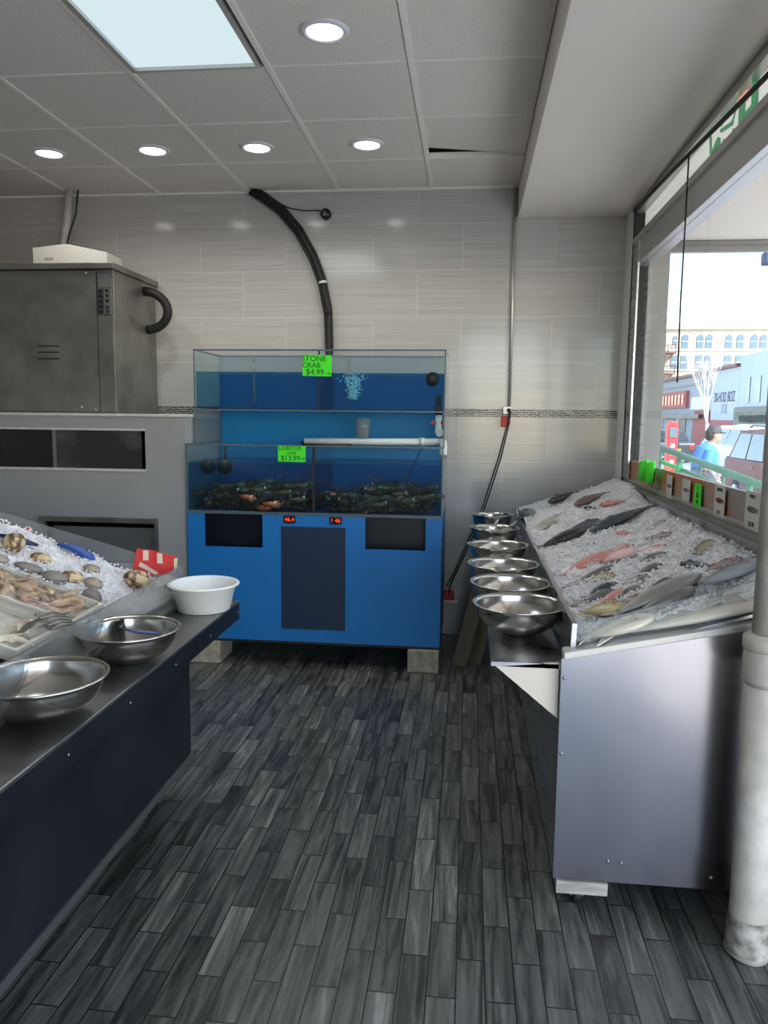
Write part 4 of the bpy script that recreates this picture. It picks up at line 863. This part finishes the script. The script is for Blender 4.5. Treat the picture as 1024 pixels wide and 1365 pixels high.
# ------------------------------------------------------------------ cards in the window
def wcard(y, z, w, h, mat, label, fishcol=None, head=None, price=None, tilt=0):
    t = thing('fish_card' if fishcol else 'price_card', label, 'card', mat=T(Vector((1.000,y,z))) @ Matrix.Rotation(tilt, 4, 'X'))
    MB().box((-.001,-w/2,-h/2),(.001,w/2,h/2)).build('card', mat, t, world=False)
    if fishcol:
        el = [(-.0022, .34*w*math.cos(q), .03*h+.085*h*math.sin(q)) for q in [2*PI*k/20 for k in range(20)]]
        MB().prism(el, (.001,0,0)).build('fish_picture', fishcol, t, world=False)
        MB().prism([(-.0023,-.28*w,.03*h),(-.0023,-.44*w,.10*h),(-.0023,-.40*w,.03*h),(-.0023,-.44*w,-.04*h)], (.001,0,0)).build('tail_picture', fishcol, t, world=False)
    if head: lettering(head, .017, 'ink', t, T((-.0018,0,h*.37)) @ FACE_LEFT)
    if price: lettering(price, .024, 'ink', t, T((-.0018,0,-h*.36)) @ FACE_LEFT)
    return t
wcard(3.96,1.190,.10,.115,'card','white fish card farthest along the window, beside the curled green card',fishcol='edge')
wcard(3.66,1.198,.125,.105,'card','white fish card between the curled and the flat green card',fishcol='edge')
wcard(3.475,1.195,.10,.10,'green','flat neon green card among the white fish cards')
t = bpy.data.objects['price_card.002'] if 'price_card.002' in bpy.data.objects else None
lettering('1', .028, 'ink', t, T((-.0018,.0,.03)) @ FACE_LEFT); lettering('$6', .03, 'ink', t, T((-.0018,.0,0)) @ FACE_LEFT); lettering('99', .03, 'ink', t, T((-.0018,.0,-.03)) @ FACE_LEFT)
wcard(3.18,1.200,.125,.125,'card','white fish card with a pink red fish picture',fishcol='carred',head='SNAPPER',price='$ 9')
wcard(2.82,1.205,.14,.135,'card','white fish card with an orange brown fish picture, closest to the pipe',fishcol='wood',head='PORGY',price='$3.99')
t = thing('price_card', 'curled neon green card hooked over the window panel like two leaves', 'card', (.99,4.28,1.22))
for y0 in (4.36, 4.20):
    vs = []; fs = []
    for i in range(10):
        u = i/9; a = -1.9+3.0*u
        y = y0-.09*math.sin(a*.6)*(1); x = .985-.05*math.cos(a)
        for dz in (-.055, .055): vs.append((x, y, 1.235+dz+.02*abs(u-.5)))
    for i in range(9): fs.append((2*i,2*i+1,2*i+3,2*i+2))
    m = MB(); m.add(vs, fs, 0, True); o = m.build('leaf', 'green', t); md = o.modifiers.new('s', 'SOLIDIFY'); md.thickness = .002
# ------------------------------------------------------------------ street outside
GZ = -.30
struct(MB().box((1.14,-12,GZ-.2),(5.2,130,GZ)).build('sidewalk', 'pave')); struct(MB().box((5.2,-12,GZ-.3),(16.4,130,GZ-.12)).box((16.4,-12,GZ-.3),(70,130,GZ)).build('street', ['asphalt']))
struct(MB().box((-30,-12,GZ-.2),(1.14,-1.2,GZ)).build('ground', 'pave'))
struct(MB().box((1.16,5.45,GZ),(1.30,5.95,2.9)).build('outside_pier', 'ext_grey')); struct(MB().box((-4.2,5.5,GZ),(1.16,12,6)).build('outside_wall', 'ext_grey'))
t = thing('street_canopy', 'beige canopy over the pavement outside the shop window', 'canopy', (2.6,2,2.9))
MB().box((1.14,-3.0,2.90),(4.3,6.45,2.95)).build('cloth', 'canopy', t)
MB().box((1.14,6.40,2.82),(4.3,6.46,2.90)).build('valance', 'beam', t)
MB().tube([(1.2,6.38,2.885),(4.3,6.38,2.885)], .018, 8).build('front_rail', 'beam', t)
MB().box((4.27,-3.0,2.80),(4.33,6.45,2.95)).build('edge_beam', 'beam', t)
MB().box((-3.2,-3.0,2.90),(1.14,-1.35,2.95)).build('sun_block_cloth', 'canopy', t)  # unseen front stretch, added to keep the sun out of the shop opening
for y in (-2.9, 1.6, 6.3): MB().tube([(4.2,y,GZ),(4.2,y,2.85)], .03, 10).build('post', 'beam', t)
t = thing('hanging_striped_awning', 'scrap of red and white striped awning beyond the grey pier', 'awning', (2.0,9,3.1))
for k in range(5): MB().prism([(2.13-.035*k,9,3.46-.09*k),(1.9-.035*k,9,3.40-.09*k),(1.87-.035*k,9,3.31-.09*k),(2.10-.035*k,9,3.37-.09*k)], (0,.5,0)).build('stripe', 'signwhite' if k % 2 == 0 else 'carred', t)
# green railing
def lerp(a, b, u): return tuple(x+(y-x)*u for x, y in zip(a, b))
A, B = (2.13,4.0,.955), (1.33,6.9,1.40)
t = thing('green_railing', 'pale green metal railing just outside the shop window', 'railing', (1.7,5.6,GZ))
MB().tube([A, B], .026, 12).build('top_rail', 'railgreen', t)
A2, B2 = (2.14,4.0,.85), (1.335,6.9,1.29); MB().tube([A2, B2], .017, 10).build('lower_rail', 'railgreen', t)
for k in range(11):
    u = .03+k*.094; a = lerp(A, B, u); post = k % 3 == 1
    MB().tube([(a[0],a[1],GZ),a], .024 if post else .010, 8).build('post' if post else 'baluster', 'railgreen', t)
# payment post
t = thing('red_post', 'red street pay post with pale markings beyond the railing', 'post', (3.27,13,GZ))
MB().prism([(3.19,12.92,GZ),(3.36,12.92,GZ),(3.36,12.92,1.44),(3.335,12.92,1.5),(3.215,12.92,1.5),(3.19,12.92,1.44)], (0,.16,0)).build('body', 'postred', t, bevel=.01)
MB().box((3.215,12.905,1.24),(3.335,12.925,1.40)).build('screen', 'winblue', t)
for z0, z1 in ((1.08,1.14),(.95,1.06),(.82,.88)): MB().box((3.245,12.905,z0),(3.305,12.925,z1)).build('marking', 'signwhite', t)
# person
px0, py0 = 3.70, 12.5
t = thing('person', 'person in a blue and grey jacket and dark cap walking beyond the railing', 'person', (px0,py0,GZ))
def pp(x, y, z): return (px0+x, py0+y, GZ+z)
b = MB()
b.sph(pp(.09,.0,1.585), .098, 0, 16, 12, (1.08,.85,1.25)); b.tube([pp(.03,0,1.38),pp(.07,0,1.52)], [.062,.055], 12)
b.sph(pp(.19,0,1.57), .022, 0, 8, 6, (1,.7,1.1)); b.tube([pp(.17,-.035,1.525),pp(.185,0,1.52),pp(.17,.035,1.525)], .012, 6); b.sph(pp(.08,-.09,1.585), .028, 0, 8, 6, (.7,.5,1.3)); b.sph(pp(.08,.09,1.585), .028, 0, 8, 6, (.7,.5,1.3))
b.tube([pp(-.02,0,.88),pp(-.03,0,1.1),pp(0,0,1.36)], [.15,.155,.13], 14)
for s in (-1, 1):
    b.tube([pp(0,.10*s,.90),pp(.05*s,.10*s,.50),pp(-.02+.12*s,.10*s,.08)], [.085,.062,.045], 10); b.tube([pp(-.04+.12*s,.10*s,.06),pp(.14+.12*s,.10*s,.04)], [.045,.035], 8)
for s, el, ha in ((-1,(-.09,-.25,1.08),(.10,-.22,.90)),(1,(.05,.24,1.10),(.22,.18,1.0))):
    b.tube([pp(.0,.17*s,1.34),pp(*el),pp(*ha)], [.062,.048,.034], 10)
    hx, hy, hz = ha; b.sph(pp(hx+.03,hy,hz-.03), .04, 0, 8, 6, (1,.6,1.1))
    for k in range(4): b.tube([pp(hx+.03+.012*k-.02,hy+.012*(k-1.5),hz-.05),pp(hx+.05+.01*k-.02,hy+.012*(k-1.5),hz-.10-.004*k),pp(hx+.045+.01*k-.02,hy+.012*(k-1.5),hz-.125)], .0105, 6)
    b.tube([pp(hx+.04,hy-.02*s,hz-.03),pp(hx+.075,hy-.03*s,hz-.06)], .011, 6)
body = b.build('body', 'skin', t, remesh=.011)
j = MB().tube([pp(-.02,0,.80),pp(-.04,0,.95),pp(-.045,0,1.08)], [.185,.195,.19], 16); j.build('jacket_hem', 'jgrey', t)
j = MB().tube([pp(-.045,0,1.06),pp(-.02,0,1.25),pp(.0,0,1.38),pp(.03,0,1.455)], [.195,.195,.165,.085], 16)
for s, el, ha in ((-1,(-.09,-.25,1.08),(.08,-.225,.92)),(1,(.05,.24,1.10),(.19,.19,1.02))): j.tube([pp(.0,.16*s,1.35),pp(*el)], [.085,.07], 12)
jk = j.build('jacket', 'jblue', t, remesh=.014)
MB().tube([pp(-.02,-.26,1.10),pp(-.09,-.255,1.07),pp(.08,-.225,.92)], [.072,.07,.05], 12).tube([pp(.05,.24,1.10),pp(.19,.19,1.02)], [.07,.05], 12).build('sleeve', 'jgrey', t)
MB().tube([pp(.02,0,1.40),pp(.05,0,1.47)], [.10,.085], 14).build('collar', 'jgrey', t)
tr = MB()
for s in (-1, 1): tr.tube([pp(-.01,.08*s,.90),pp(.05*s,.10*s,.50),pp(-.02+.12*s,.10*s,.09)], [.115,.085,.07], 12)
tr.tube([pp(-.02,0,.82),pp(-.02,0,.96)], [.155,.165], 14); tr.build('trousers', 'jeans', t, remesh=.014)
for s in (-1, 1): MB().tube([pp(-.07+.12*s,.10*s,.05),pp(.05+.12*s,.10*s,.05),pp(.19+.12*s,.10*s,.035)], [.05,.055,.035], 10).build('shoe', 'capdark', t)
cp = MB().lathe([(.112,.0),(.110,.05),(.085,.095),(.03,.115),(.0001,.117)], pp(.085,0,1.635), 20); cp.tube([pp(.17,0,1.64),pp(.25,0,1.63)], [.085,.06], 12, flat=.15); cp.build('cap', 'capdark', t)
MB().sph(pp(.03,0,1.60), .098, 0, 14, 10, (.9,.95,1)).build('hair', 'hair', t)
# cars: side profile lofted across the width
def car(loc, rz, L, W, H, kind, paint, label, name='car'):
    R = T(loc) @ Matrix.Rotation(rz, 4, 'Z'); t = thing(name, label, 'car', mat=R)
    hb = H*.56; wr = .33
    if kind == 'suv': roof = [(-.47,.60),(-.40,.97),(-.1,1.0),(.10,.985),(.24,.62)]
    elif kind == 'van': roof = [(-.48,.62),(-.45,.97),(0,1.0),(.20,.95),(.40,.60)]
    else: roof = [(-.33,.62),(-.20,.97),(.0,1.0),(.10,.97),(.27,.62)]
    low = [(-.5,.22),(-.5,.60),(-.49,.63),(.25,.62),(.44,.56),(.49,.45),(.5,.22)]
    if kind == 'sedan': low[1] = (-.5,.56)
    m = MB(); secs = []
    for y, ins in ((-W/2,.03),(-W/2+.05,.0),(W/2-.05,.0),(W/2,.03)):
        secs.append([(x*(L-ins*2), y, max(z*H-(ins if z > .4 else -ins), .2)) for x, z in low])
    m.loft(secs); m.sm = [False]*len(m.sm); m.build('body', paint, t, world=False, bevel=.03)
    g = MB(); secs = []
    for y, ins in ((-W/2+.03,.0),(W/2-.03,.0)): secs.append([(x*L, y*(1 if z < .7 else .84), z*H) for x, z in roof])
    g.loft(secs); g.sm = [False]*len(g.sm); cab = g.build('cabin', paint, t, world=False, bevel=.03)
    def roofpt(i): return roof[i][0]*L, roof[i][1]*H
    xs0, z0 = roofpt(0); xe, _ = roofpt(4); xa, za = roofpt(1); xb, zb = roofpt(3)
    for s in (-1, 1):
        n = 3 if kind != 'sedan' else 2
        for k in range(n):
            u0, u1 = .05+.93*k/n+.012, .05+.93*(k+1)/n-.012
            def edge(u, v): x = (xs0+(xe-xs0)*u)*(1-v)+(xa+(xb-xa)*u)*v; z = z0+.03+(za-z0-.10)*v; yy = (W/2-.03)*(1-(.16)*max(0,(z/H-.62))/.38)+.006; return (x, s*yy, z)
            q = [edge(u0,.02), edge(u1,.02), edge(u1,1), edge(u0,1)]; m = MB().prism(q, (0,-s*.015,0)); m.build('side_window', 'carglass', t, world=False)
    for (x0, zz0, x1, zz1), nm in (((xs0,z0+.03,xa,za-.05),'rear_window'),((xe,z0+.03,xb,zb-.05),'windscreen')):
        d = -1 if nm == 'rear_window' else 1; w0, w1 = W/2-.12, (W/2-.03)*.84-.07
        u = .12; xa2 = x0+(x1-x0)*u; zz = zz0+(zz1-zz0)*u
        MB().prism([(xa2+d*.012,-w0,zz),(xa2+d*.012,w0,zz),(x1+d*.008,w1,zz1),(x1+d*.008,-w1,zz1)], (-d*.02,0,0)).build(nm, 'carglass', t, world=False)
    for x in (-.31, .31):
        for s in (-1, 1):
            w = MB().lathe([(.0001,-.10),(wr*.9,-.10),(wr,-.07),(wr,.07),(wr*.9,.10),(.0001,.10)], (x*L, s*(W/2-.09), wr), 24, 0, 'Y').build('wheel', 'tyre', t, world=False)
            MB().lathe([(.0001,-.015),(wr*.6,-.015),(wr*.6,.015),(.0001,.015)], (x*L, s*(W/2+.012), wr), 18, 0, 'Y').build('hub', 'alu', w, world=False)
    for s in (-1, 1):
        MB().box((-.502*L,s*(W/2-.16)-.09,.44*H),(-.485*L+.12,s*(W/2-.16)+.165*(1 if s > 0 else 1)-(0 if s > 0 else .075)+(.0 if s > 0 else 0),.56*H)).build('tail_light', 'taillight', t, world=False)
        MB().box((.46*L,s*(W/2-.30)-.12,.42*H),(.497*L,s*(W/2-.30)+.12,.50*H)).build('headlight', 'glass', t, world=False)
    MB().box((-.515*L,-W/2+.04,.22*H),(-.49*L,W/2-.04,.34*H)).build('rear_bumper', 'cardark', t, world=False); MB().box((.485*L,-W/2+.04,.20*H),(.512*L,W/2-.04,.33*H)).build('front_bumper', 'cardark', t, world=False)
    MB().box((-.518*L,-.25,.38*H),(-.495*L,.25,.44*H)).build('number_plate', 'yellow', t, world=False)
    if kind == 'suv':
        for s in (-1, 1): MB().tube([(-.36*L,s*W*.33,H+.01),(-.33*L,s*W*.33,H+.06),(.03*L,s*W*.33,H+.055),(.06*L,s*W*.33,H+.0)], .022, 8).build('roof_rail', 'cardark', t, world=False)
        for x in (-.13,.06): MB().box((x*L,-W/2-.012,.52*H),(x*L+.16,-W/2+.01,.545*H)).build('door_handle', 'cardark', t, world=False)
    return t
RZ = -.12
car((6.95,16.6,RZ-.30), -PI/2, 4.7, 1.9, 1.78, 'suv', 'carred', 'dark red estate car parked at the kerb, rear end visible beside the railing')
car((9.35,27.5,RZ-.30), PI/2, 4.8, 1.9, 1.78, 'van', 'carwhite', 'white minivan on the street just behind the dark red car')
car((11.9,33.5,RZ-.30), PI/2, 4.8, 1.95, 1.80, 'van', 'carwhite', 'second white minivan farther back, partly behind the first one')
car((9.3,38.5,RZ-.30), PI/2, 4.6, 1.8, 1.48, 'sedan', 'cardark', 'dark car with red tail lights behind the walking person')
car((8.9,46.5,RZ-.30), PI/2, 4.6, 1.8, 1.50, 'sedan', 'carwhite', 'white saloon car far along the street by the red post')
# crossing sign, tree
t = thing('street_sign', 'yellow crossing sign on a white pole down the street', 'sign', (11.5,50,GZ))
MB().tube([(11.45,50,GZ),(11.45,50,5.2)], .06, 10).build('pole', 'carwhite', t)
MB().prism([(11.15,49.9,2.75),(11.78,49.9,2.75),(11.78,49.9,3.35),(11.46,49.9,3.78),(11.15,49.9,3.35)], (0,.03,0)).build('sign_plate', 'yellow', t)
MB().tube([(11.36,49.88,3.05),(11.38,49.88,3.35)], .04, 6).tube([(11.56,49.88,3.05),(11.55,49.88,3.30)], .04, 6).build('symbol', 'ink', t)
rt = random.Random(21)
t = thing('bare_tree', 'bare pale branched street tree behind the walking person', 'tree', (10.3,35,GZ))
MB().tube([(10.3,35,GZ-.02),(10.32,35,.8),(10.28,35,1.4)], [.11,.09,.075], 10).build('trunk', 'bark', t)
br = MB()
def grow(p, d, l, r, n):
    q = p+d*l; mid = p+d*l*.5+Vector((rt.uniform(-.04,.04),rt.uniform(-.04,.04),0)); br.tube([p, mid, q], [r, r*.85, r*.65], 5, caps=False)
    if n == 0: return
    for k in range(3):
        nd = (d+Vector((rt.uniform(-.32,.32),rt.uniform(-.32,.32),rt.uniform(.2,.6)))).normalized(); grow(q, nd, l*rt.uniform(.62,.85), r*.62, n-1)
for k in range(4): grow(Vector((10.28,35,1.3)), Vector((rt.uniform(-.3,.3),rt.uniform(-.28,.28),1)).normalized(), .95, .034, 4)
br.build('branches', 'bark', t)
# shops across the street (fronts face the shop)
FX = 16.5
def shop(name, y0, y1, h, wall, label, cat='building'):
    t = thing(name, label, cat, ((FX+4),(y0+y1)/2,GZ)); MB().box((FX,y0,GZ),(FX+8,y1,h)).build('wall', wall, t); return t
t = shop('shop_building', 55.5, 95, 4.75, 'shopgrey', 'long low grey shop block with a red sign across the street')
MB().box((FX-.3,55.5,4.75),(FX+8,95,4.95)).build('roof_edge', 'carred', t); MB().box((FX-.1,55.5,4.1),(FX,95,4.2)).build('ledge', 'shopdark', t)
s = MB().box((FX-.25,61.0,2.45),(FX,70.5,3.75)).build('red_sign', 'shopred', t)
for k in range(9): MB().box((FX-.30,61.5+k,2.7),(FX-.25,61.5+k+.55,3.5)).build('sign_letter', 'taillight', s)
MB().box((FX-.4,57,1.65),(FX,78,1.95)).build('fascia', 'shopdark', t); MB().box((FX-.12,72,2.0),(FX,77,2.8)).build('blue_sign', 'shopblue', t)
MB().box((FX-.12,55.6,2.3),(FX,60,3.2)).build('white_sign', 'signwhite', t)
for y in (57.5, 61.5, 65, 69, 73): MB().box((FX-.06,y,GZ),(FX,y+2.2,1.6)).build('shop_window', 'shopdark', t)
MB().box((FX-.08,55.6,GZ),(FX,59.2,2.2)).build('red_door_front', 'shopred', t)
for y in (61.0, 66.0, 71.0): MB().tube([(FX-.7,y,1.65),(FX-.7,y,GZ)], .12, 8).build('column', 'stone', t)
t = shop('shop_building', 50.2, 55.5, 4.85, 'shopblue', 'pale blue shop wall with dark lettering and a red roof line')
MB().box((FX-.25,50.2,4.85),(FX+8,55.5,5.05)).build('roof_edge', 'carred', t)
FACE_ST = Matrix.Rotation(-PI/2, 4, 'Z') @ Matrix.Rotation(PI/2, 4, 'X')
base = Vector((FX+4,52.85,GZ))
lettering('30-HOD BOZ', .86, 'ink', t, T(Vector((FX-.03,52.85,3.02))-base) @ FACE_ST @ Matrix.Diagonal((.82,1.1,1,1)))
MB().box((FX-.05,52.2,2.0),(FX,53.2,2.6)).build('poster', 'shopgrey', t); MB().box((FX-.06,50.3,GZ),(FX,55.4,1.55)).build('red_front', 'shopred', t)
t = shop('shop_building', 30, 50.15, 5.5, 'shopblue', 'taller pale blue shop wall with two narrow windows')
for y in (48.2, 46.5): MB().box((FX-.05,y,2.6),(FX,y+.55,4.1)).build('narrow_window', 'winblue', t)
MB().box((FX-.25,30,.9),(FX,50.1,2.35)).build('olive_fascia', 'olive', t); MB().box((FX-.3,44.5,1.45),(FX-.24,49.0,1.85)).build('sign_board', 'ink', t)
MB().box((FX-.2,30,GZ),(FX,50,.9)).build('shopfront', 'shopdark', t)
# apartment block at the end of the street
AY = 100
t = thing('street_apartment_block', 'cream four storey apartment building with arched top windows', 'building', (32,104,GZ))
MB().box((15,AY,GZ),(62,AY+12,13.3)).build('wall', 'stone', t)
MB().box((14.8,AY-.4,12.6),(62.2,AY+12,13.5)).build('cornice', 'stone2', t)
for z in (10.0, 7.55): MB().box((15,AY-.15,z),(62,AY,z+.14)).build('string_course', 'stone2', t)
def window(x, z, w, h, arch):
    pts = [(x-w/2,AY-.12,z),(x+w/2,AY-.12,z)]
    if arch: pts += [(x+w/2*math.cos(a), AY-.12, z+h-w/2+w/2*math.sin(a)) for a in [PI*k/8 for k in range(9)]]
    else: pts += [(x+w/2,AY-.12,z+h),(x-w/2,AY-.12,z+h)]
    o = MB().prism(pts, (0,.16,0)).build('apartment_window', 'winblue', t)
    MB().box((x-w/2,AY-.16,z+h*.48),(x+w/2,AY-.10,z+h*.53)).box((x-w/2-.15,AY-.25,z-.12),(x+w/2+.15,AY-.05,z)).build('sash_bar', 'stone2', o)
xs = [21.3,23.49,24.96,26.13,27.91,28.97,31.31,32.64,34.26,35.35,37.6,38.9,41.1,42.3]
for i, x in enumerate(xs):
    sm = i == 2
    window(x, 10.25+(.35 if sm else 0), .55 if sm else .8, 1.25 if sm else 1.75, True); window(x, 7.75, .8, 1.7, False); window(x, 5.2, .8, 1.7, False); window(x, 2.6, .8, 1.7, False)
fe = t
for z in (9.6, 7.1, 4.7):
    m = MB().box((21.6,AY-1.2,z),(24.9,AY-.1,z+.12)).tube([(22,AY-1.1,z-2.3),(24.6,AY-1.1,z)], .09, 6)
    for x in (21.7,22.8,23.9,24.8): m.tube([(x,AY-1.15,z),(x,AY-1.15,z+1)], .05, 5)
    m.tube([(21.6,AY-1.15,z+1),(24.9,AY-1.15,z+1)], .05, 5); m.build('fire_escape', 'carred', t)
MB().box((30,AY+5,13.4),(33,AY+9,14.1)).prism([(28.5,AY+4,13.4),(33.5,AY+4,13.4),(31,AY+4,14.9)], (0,.5,0)).build('roof_shed', 'shopgrey', t)
t = thing('lamp_arm', 'dark street lamp head at the far upper edge of the window view', 'street lamp', (7.0,20,5.3))
MB().tube([(7.3,20,GZ-.12),(7.3,20,5.6),(7.05,20,5.62)], .05, 8).build('pole', 'cardark', t); MB().box((6.93,19.85,5.25),(7.12,20.15,5.55)).build('lamp_head', 'navy', t, bevel=.03)

# ------------------------------------------------------------------ daylight, camera, colour
w = bpy.data.worlds.new('sky'); SC.world = w; w.use_nodes = True; nt = w.node_tree; nt.nodes.clear()
sk = nt.nodes.new('ShaderNodeTexSky'); sk.sky_type = 'NISHITA'; sk.sun_disc = False; sk.sun_elevation = math.radians(42); sk.sun_rotation = math.radians(143); sk.air_density = 1.0; sk.dust_density = .6; sk.ozone_density = 2.0
bg = nt.nodes.new('ShaderNodeBackground'); bg.inputs[1].default_value = .72; ou = nt.nodes.new('ShaderNodeOutputWorld')
nt.links.new(sk.outputs[0], bg.inputs[0]); nt.links.new(bg.outputs[0], ou.inputs[0])
li = bpy.data.lights.new('sun', 'SUN'); li.energy = 10.5; li.angle = math.radians(.6); li.color = (1,.95,.86)
so = bpy.data.objects.new('sun', li); COL.objects.link(so)
sd = Vector((.60,-.80,.0)).normalized()*math.cos(math.radians(42)); sd.z = math.sin(math.radians(42)); so.rotation_euler = sd.to_track_quat('Z', 'Y').to_euler(); so.location = (20,-20,30)
for (loc, size, rot) in (((1.2,3.55,1.8),(3.1,1.4),(0,PI/2,0)), ((1.2,.4,1.3),(3.3,3.0),(0,PI/2,0)), ((.5,-1.3,1.3),(1.3,3.0),(PI/2,0,0))):
    pl = bpy.data.lights.new('daylight_portal', 'AREA'); pl.shape = 'RECTANGLE'; pl.cycles.is_portal = True
    po = bpy.data.objects.new('daylight_portal', pl); COL.objects.link(po); po.location = loc
    if rot[1]: pl.size, pl.size_y = size[1], size[0]; po.rotation_euler = (0,PI/2,0)
    else: pl.size, pl.size_y = size; po.rotation_euler = (PI/2,0,0)
cd = bpy.data.cameras.new('camera'); cam = bpy.data.objects.new('camera', cd); COL.objects.link(cam); SC.camera = cam
cd.sensor_fit = 'VERTICAL'; cd.sensor_height = 36; cd.sensor_width = 27; cd.lens = 1025/1365*36; cd.clip_start = .05; cd.clip_end = 500
MX = ((.99390165,-.02423576,-.10757385),(.1097285,.1207976,.98659394),(.01091619,.99238126,-.12272029))
m = Matrix.Identity(4)
for i in range(3): m[i][0] = MX[i][0]; m[i][1] = MX[i][1]; m[i][2] = -MX[i][2]
m.translation = (0,0,1.52); cam.matrix_world = m
vs_ = SC.view_settings; vs_.view_transform = 'Standard'; vs_.look = 'None'; vs_.gamma = 1; vs_.use_curve_mapping = False; vs_.exposure = 0.1
SC.render.film_transparent = False
cy = SC.cycles; cy.max_bounces = 10; cy.diffuse_bounces = 4; cy.glossy_bounces = 5; cy.transparent_max_bounces = 24; cy.sample_clamp_indirect = 4; cy.caustics_reflective = False; cy.caustics_refractive = False; cy.use_denoising = True
